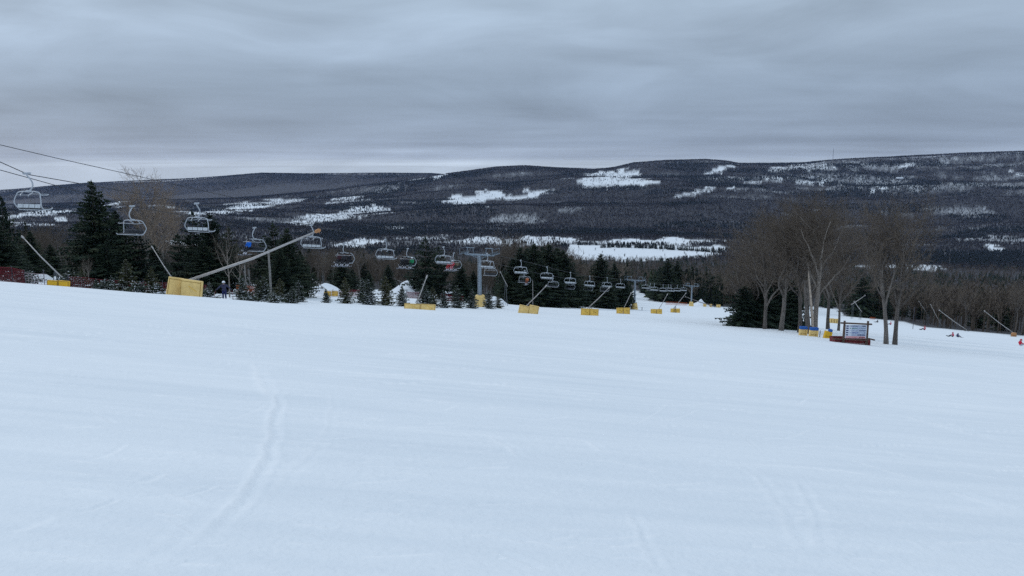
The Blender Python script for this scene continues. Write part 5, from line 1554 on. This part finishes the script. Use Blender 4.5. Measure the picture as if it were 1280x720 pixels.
def ski(mats, p, fwd, up, L, label, group, w=.075):
    """a ski with raised tip, waisted sides"""
    fwd = fwd.normalized(); side = fwd.cross(up).normalized(); up = side.cross(fwd).normalized()
    vs, fs = [], []
    n = 14
    for i in range(n):
        t = i / (n - 1); x = (t - .5) * L
        rise = .09 * max(0, (t - .86) / .14) ** 2 * 1.4 + .03 * max(0, (.06 - t) / .06) ** 2
        ww = w * (.5 + .14 * abs(2 * t - 1) ** 2) * (1 if t < .93 else max(.25, (1 - t) / .07))
        for a, b in ((-ww, 0), (ww, 0), (ww, .018), (-ww, .018)): vs.append(fwd * x + side * a + up * (rise + b))
    for i in range(n - 1):
        for k in range(4): fs.append((i * 4 + k, i * 4 + (k + 1) % 4, (i + 1) * 4 + (k + 1) % 4, (i + 1) * 4 + k))
    fs += [(0, 3, 2, 1), tuple((n - 1) * 4 + k for k in range(4))]
    e = empty('ski', p, label, 'ski', group)
    mb = MB(); mb.add(vs, fs); mb.build('plank', mats, e)
    mb = MB(); rm = Matrix((side, fwd, up)).transposed()
    mb.box(up * .035 + fwd * .13, (.06, .08, .045), rm); mb.box(up * .035 - fwd * .14, (.06, .1, .05), rm); mb.build('binding', M['black'], e)
    return e

# the child on skis beside the big yellow pad, arms out with poles
SK_Y = 55.5
g = G(281, SK_Y)
hz_ = g.z
face = R(-168)                       # turned towards the camera and a little to the right
pose = {'pelvis': (0, 0, .80), 'waist': (0, .02, .95), 'chest': (0, .06, 1.16), 'neck': (0, .08, 1.34), 'head': (0, .10, 1.47), 'crown': (0, .10, 1.57),
        'lsh': (-.19, .06, 1.24), 'lel': (-.40, .08, 1.05), 'lwr': (-.55, .24, .92), 'lha': (-.60, .29, .90),
        'rsh': (.19, .06, 1.24), 'rel': (.40, .08, 1.05), 'rwr': (.55, .24, .92), 'rha': (.60, .29, .90),
        'lhip': (-.09, 0, .74), 'lkn': (-.10, .08, .44), 'lan': (-.10, 0, .12), 'lto': (-.10, .17, .08),
        'rhip': (.09, 0, .74), 'rkn': (.10, .08, .44), 'ran': (.10, 0, .12), 'rto': (.10, .17, .08)}
sc_ = .9
skier = person(pose, g + Vector((0, 0, .03)), face, 'child skier in dark blue with white helmet, arms spread, by the largest yellow pad', None,
               cloth('indigo_jacket', (.035, .037, .075)), cloth('navy_trousers', (.013, .02, .085)), M['white'], sc_)
rzm = Matrix.Rotation(face, 3, 'Z')
def W(v): return g + Vector((0, 0, .03)) + rzm @ (Vector(v) * sc_)
gn = Vector((.087, .17, 1)).normalized()
for sx, lab in ((-.10, 'ski under the right hand boot of the child skier'), (.10, 'ski under the left hand boot of the child skier')):
    q = W((sx, .06, 0)); q.z = ground(q.x, q.y) + .03
    fd = Vector((.92, -.38, 0)); fd = fd - gn * fd.dot(gn)
    ski(M['ski'], q, fd, gn, 1.25, lab, None)
for sx, lab in ((-1, 'ski pole held out at the right of the child skier'), (1, 'ski pole held out at the left of the child skier')):
    top = W((sx * .60, .30, .98)); bot = W((sx * .80, .42, 0)); bot.z = ground(bot.x, bot.y) - .03
    e = empty('ski_pole', bot, lab, 'ski pole')
    mb = MB(); mb.tube([Vector((0, 0, 0)), top - bot], [.007, .011], 6); mb.build('shaft', M['stick'], e)
    mb = MB(); dd = (top - bot).normalized(); mb.tube([top - bot - dd * .14, top - bot + dd * .02], [.018, .02], 7); mb.build('grip', M['black'], e)
    mb = MB(); mb.lathe(dd * .07, [(.005, 0), (.045, .005), (.045, .012), (.005, .02)], 10, axis=dd); mb.build('basket', M['black'], e)

# riders on the climbing chairs (seated, facing uphill, towards the camera)
SEAT = {'pelvis': (0, .18, -1.84), 'waist': (0, .13, -1.68), 'chest': (0, .12, -1.46), 'neck': (0, .15, -1.27), 'head': (0, .17, -1.13), 'crown': (0, .17, -1.02),
        'lsh': (-.19, .13, -1.38), 'lel': (-.25, .22, -1.62), 'lwr': (-.14, .42, -1.72), 'lha': (-.11, .48, -1.72),
        'rsh': (.19, .13, -1.38), 'rel': (.25, .22, -1.62), 'rwr': (.14, .42, -1.72), 'rha': (.11, .48, -1.72),
        'lhip': (-.10, .24, -1.86), 'lkn': (-.12, .62, -1.86), 'lan': (-.12, .68, -2.28), 'lto': (-.12, .86, -2.34),
        'rhip': (.10, .24, -1.86), 'rkn': (.12, .62, -1.86), 'ran': (.12, .68, -2.28), 'rto': (.12, .86, -2.34)}
RID = [(318, -.62 + 1.2, 'rider in bright blue jacket alone on a lift chair', (.01, .14, .60), (.02, .022, .03), 'black', 'blue'),
 (430, -.7, 'rider in black at one end of the chair of three', (.015, .016, .022), (.015, .015, .02), 'black', 'dark'), (430, -.05, 'rider in dark grey in the middle of the chair of three', (.03, .03, .038), (.02, .02, .026), 'black', 'dark'), (430, .6, 'rider in dark maroon at one end of the chair of three', (.06, .022, .03), (.015, .015, .02), 'black', 'dark'),
 (509, -.68, 'rider in bright green jacket at the end of a lift chair', (.02, .24, .10), (.02, .05, .045), 'white', 'green'), (509, .10, 'rider in black beside the green jacket', (.016, .017, .024), (.015, .015, .02), 'black', 'green'), (509, .70, 'rider in charcoal farthest from the green jacket', (.035, .037, .045), (.018, .018, .022), 'black', 'green'),
 (567, .70, 'rider in red jacket and red trousers on the crowded chair', (.55, .035, .035), (.45, .03, .035), 'black', 'red'), (567, .10, 'rider in red and pink with white helmet on the crowded chair', (.5, .04, .06), (.62, .20, .24), 'white', 'red'), (567, -.52, 'rider in tan and black on the crowded chair', (.16, .12, .08), (.05, .045, .04), 'black', 'red'),
 (656, -.55, 'rider in orange jacket alone on a lift chair', (.50, .15, .06), (.20, .07, .045), 'black', 'orange')]
for p, x, lab, jc, pc_, hm, key in RID:
    ch = ups[p]
    rz = ch.rotation_euler.z; rm = Matrix.Rotation(rz, 3, 'Z')
    jm = cloth('jacket_%d' % len(M), jc); pm = cloth('trousers_%d' % len(M), pc_)
    person(SEAT, ch.location + rm @ Vector((x, .02, .02)), rz, lab, 'riders on the chairlift', jm, pm, M[hm])
    for sx in (-.12, .12):
        q = ch.location + rm @ Vector((x + sx, .76, -2.41))
        fd = rm @ Vector((.0, .94, .05))
        ski(M['ski'], q, fd, Vector((0, 0, 1)), 1.55, 'ski hanging under the ' + lab.split(' on ')[0].split(' at ')[0].split(' in the middle')[0], 'skis of the riders')

# people sitting on the snow at the right
SIT = {'pelvis': (0, 0, .14), 'waist': (0, -.04, .32), 'chest': (0, -.02, .54), 'neck': (0, .03, .72), 'head': (0, .06, .85), 'crown': (0, .06, .95),
       'lsh': (-.19, 0, .62), 'lel': (-.34, -.06, .40), 'lwr': (-.42, .10, .20), 'lha': (-.44, .16, .14),
       'rsh': (.19, 0, .62), 'rel': (.32, .12, .42), 'rwr': (.22, .34, .38), 'rha': (.18, .40, .38),
       'lhip': (-.10, .06, .13), 'lkn': (-.18, .42, .34), 'lan': (-.18, .76, .12), 'lto': (-.18, .90, .16),
       'rhip': (.10, .06, .13), 'rkn': (.18, .42, .34), 'ran': (.18, .76, .12), 'rto': (.18, .90, .16)}
RED = (.58, .02, .05); PNK = (.60, .10, .16); DK = (.012, .014, .03)
SITP = [(1156, 188, R(70), 'person in red jacket sitting on the snow, farthest left of the sitting group', RED, DK, 'redpaint', 1.15), (1191, 152, R(80), 'person in red and pink jacket sitting with a child in navy at the side', PNK, DK, 'redpaint', 1.05),
 (1197, 153, R(-60), 'small person in navy sitting beside the red and pink jacket', (.02, .025, .10), DK, 'navy', .9), (1275, 128, R(-100), 'person in bright red jacket and white trousers sitting at the right edge of the photo', RED, (.6, .62, .68), 'redpaint', 1.3),
 (1113.5, 230, R(60), 'person in red seen between the two close trunks', RED, DK, 'redpaint', 1.1), (1097, 262, R(90), 'person in black lying low on the snow left of the two close trunks', DK, DK, 'black', 1.0)]
for px_, Y_, rz, lab, jc, pc_, hm, s_ in SITP:
    g = G(px_, Y_)
    jm = cloth('jacket_%d' % len(M), jc); pm = cloth('trousers_%d' % len(M), pc_)
    person(SIT, g + Vector((0, 0, -.03)), rz, lab, 'people sitting on the right run', jm, pm, M[hm], s_, boot='black')
    # snowboard strapped to the feet
    rm = Matrix.Rotation(rz, 3, 'Z')
    q = g + rm @ Vector((0, .92, 0)) * s_; q.z = ground(q.x, q.y)
    e = empty('snowboard', q + Vector((0, 0, .06)), 'dark snowboard at the feet of the ' + ' '.join(lab.replace('person ', 'sitter ').split()[:6]).replace(',', ''), 'snowboard', 'snowboards on the right run', rz)
    bm_ = MB(); vs, fs = [], []
    for i in range(13):
        t = i / 12 * 2 - 1; ww = .14 * (1 - max(0, abs(t) - .82) ** 2 * 25) * (.9 + .1 * t * t); zz = .12 * max(0, abs(t) - .8) * 2
        for a, b in ((-ww, 0), (ww, 0), (ww, .016), (-ww, .016)): vs.append((t * .76, a, zz + b))
    for i in range(12):
        for k in range(4): fs.append((i * 4 + k, i * 4 + (k + 1) % 4, (i + 1) * 4 + (k + 1) % 4, (i + 1) * 4 + k))
    fs += [(0, 3, 2, 1), (48, 49, 50, 51)]
    bm_.add(vs, fs); bm_.build('deck', M['black'], e)
    for sx in (-.22, .22):
        b2 = MB(); b2.box((sx, 0, .04), (.11, .22, .04), bev=.012); b2.box((sx, -.10, .11), (.10, .03, .14), bev=.01); b2.build('binding', M['dark_steel'], e)

# ------------------------------------------------------------------ far buildings and mast
def house(px, Y, w, d, h, rz, label, cat='house', name='house'):
    g = G(px, Y, .5)
    e = empty(name, g, label, cat, None, rz)
    mb = MB(); mb.box((0, 0, h / 2), (w, d, h))
    mb.add([(-w / 2, -d / 2, h), (-w / 2, d / 2, h), (-w / 2, 0, h + d * .32), (w / 2, -d / 2, h), (w / 2, d / 2, h), (w / 2, 0, h + d * .32)], [(0, 1, 2), (3, 5, 4)])
    mb.build('wall', M['house_wall'], e)
    o = d * .08; rb = MB()
    for s_ in (-1, 1):
        a = Vector((0, s_ * (d / 2 + o), h - o * .5)); b = Vector((0, 0, h + d * .32 + .3))
        L = (b - a).length; ang = math.atan2(b.z - a.z, -s_ * (a.y))
        rb.add([(-w / 2 - o, a.y, a.z), (w / 2 + o, a.y, a.z), (w / 2 + o, 0, b.z), (-w / 2 - o, 0, b.z), (-w / 2 - o, a.y, a.z + .3), (w / 2 + o, a.y, a.z + .3), (w / 2 + o, 0, b.z + .3), (-w / 2 - o, 0, b.z + .3)],
               [(0, 1, 2, 3), (4, 7, 6, 5), (0, 4, 5, 1), (1, 5, 6, 2), (3, 2, 6, 7), (0, 3, 7, 4)])
    ro = rb.build('roof', M['roof_snow'], e)
    mb = MB(); mb.box((w * .25, 0, h + d * .42), (w * .06, w * .06, d * .28)); mb.build('chimney', M['house_wall'], ro)
    n = 4
    for i in range(n):
        fb = MB(); fb.box((-w / 2 + w * (i + .5) / n, -d / 2 - .05, h * .55), (w * .12, .1, h * .35)); fb.build('window', M['window'], e)
    return e
house(1124, 5050, 46, 18, 9, R(8), 'long snow roofed farmhouse in a clearing high on the right ridge')
house(765, 700, 11, 8, 4.5, R(20), 'small snow roofed house among the trees left of the narrow trail')
house(778, 640, 12, 8, 4.5, R(-15), 'second snow roofed house at the foot of the narrow trail')
house(815, 720, 11, 8, 4.5, R(10), 'snow roofed house right of the narrow trail, down among the woods')
house(1020, 3900, 20, 10, 6, R(5), 'tiny snow roofed barn on the far hillside behind the hardwoods', 'barn', 'barn')
g = G(1041, 5980)
e = empty('radio_mast', g, 'thin radio mast standing on the right hand ridge', 'mast')
hM = at(1041, 184.5, 5980).z - g.z
mb = MB()
for k in range(3):
    a = k * 2.094; mb.tube([(1.5 * math.cos(a), 1.5 * math.sin(a), -5), (1.1 * math.cos(a), 1.1 * math.sin(a), hM * .9)], .35, 5)
z = 0
while z < hM * .9:
    for k in range(3):
        a, b = k * 2.094, (k + 1) * 2.094
        mb.tube([(1.4 * math.cos(a), 1.4 * math.sin(a), z), (1.4 * math.cos(b), 1.4 * math.sin(b), z + 4)], .18, 4)
    z += 4
mb.build('lattice', M['dark_steel'], e)
mb = MB(); mb.tube([(0, 0, hM * .88), (0, 0, hM)], [.4, .2], 6); mb.build('antenna', M['dark_steel'], e)
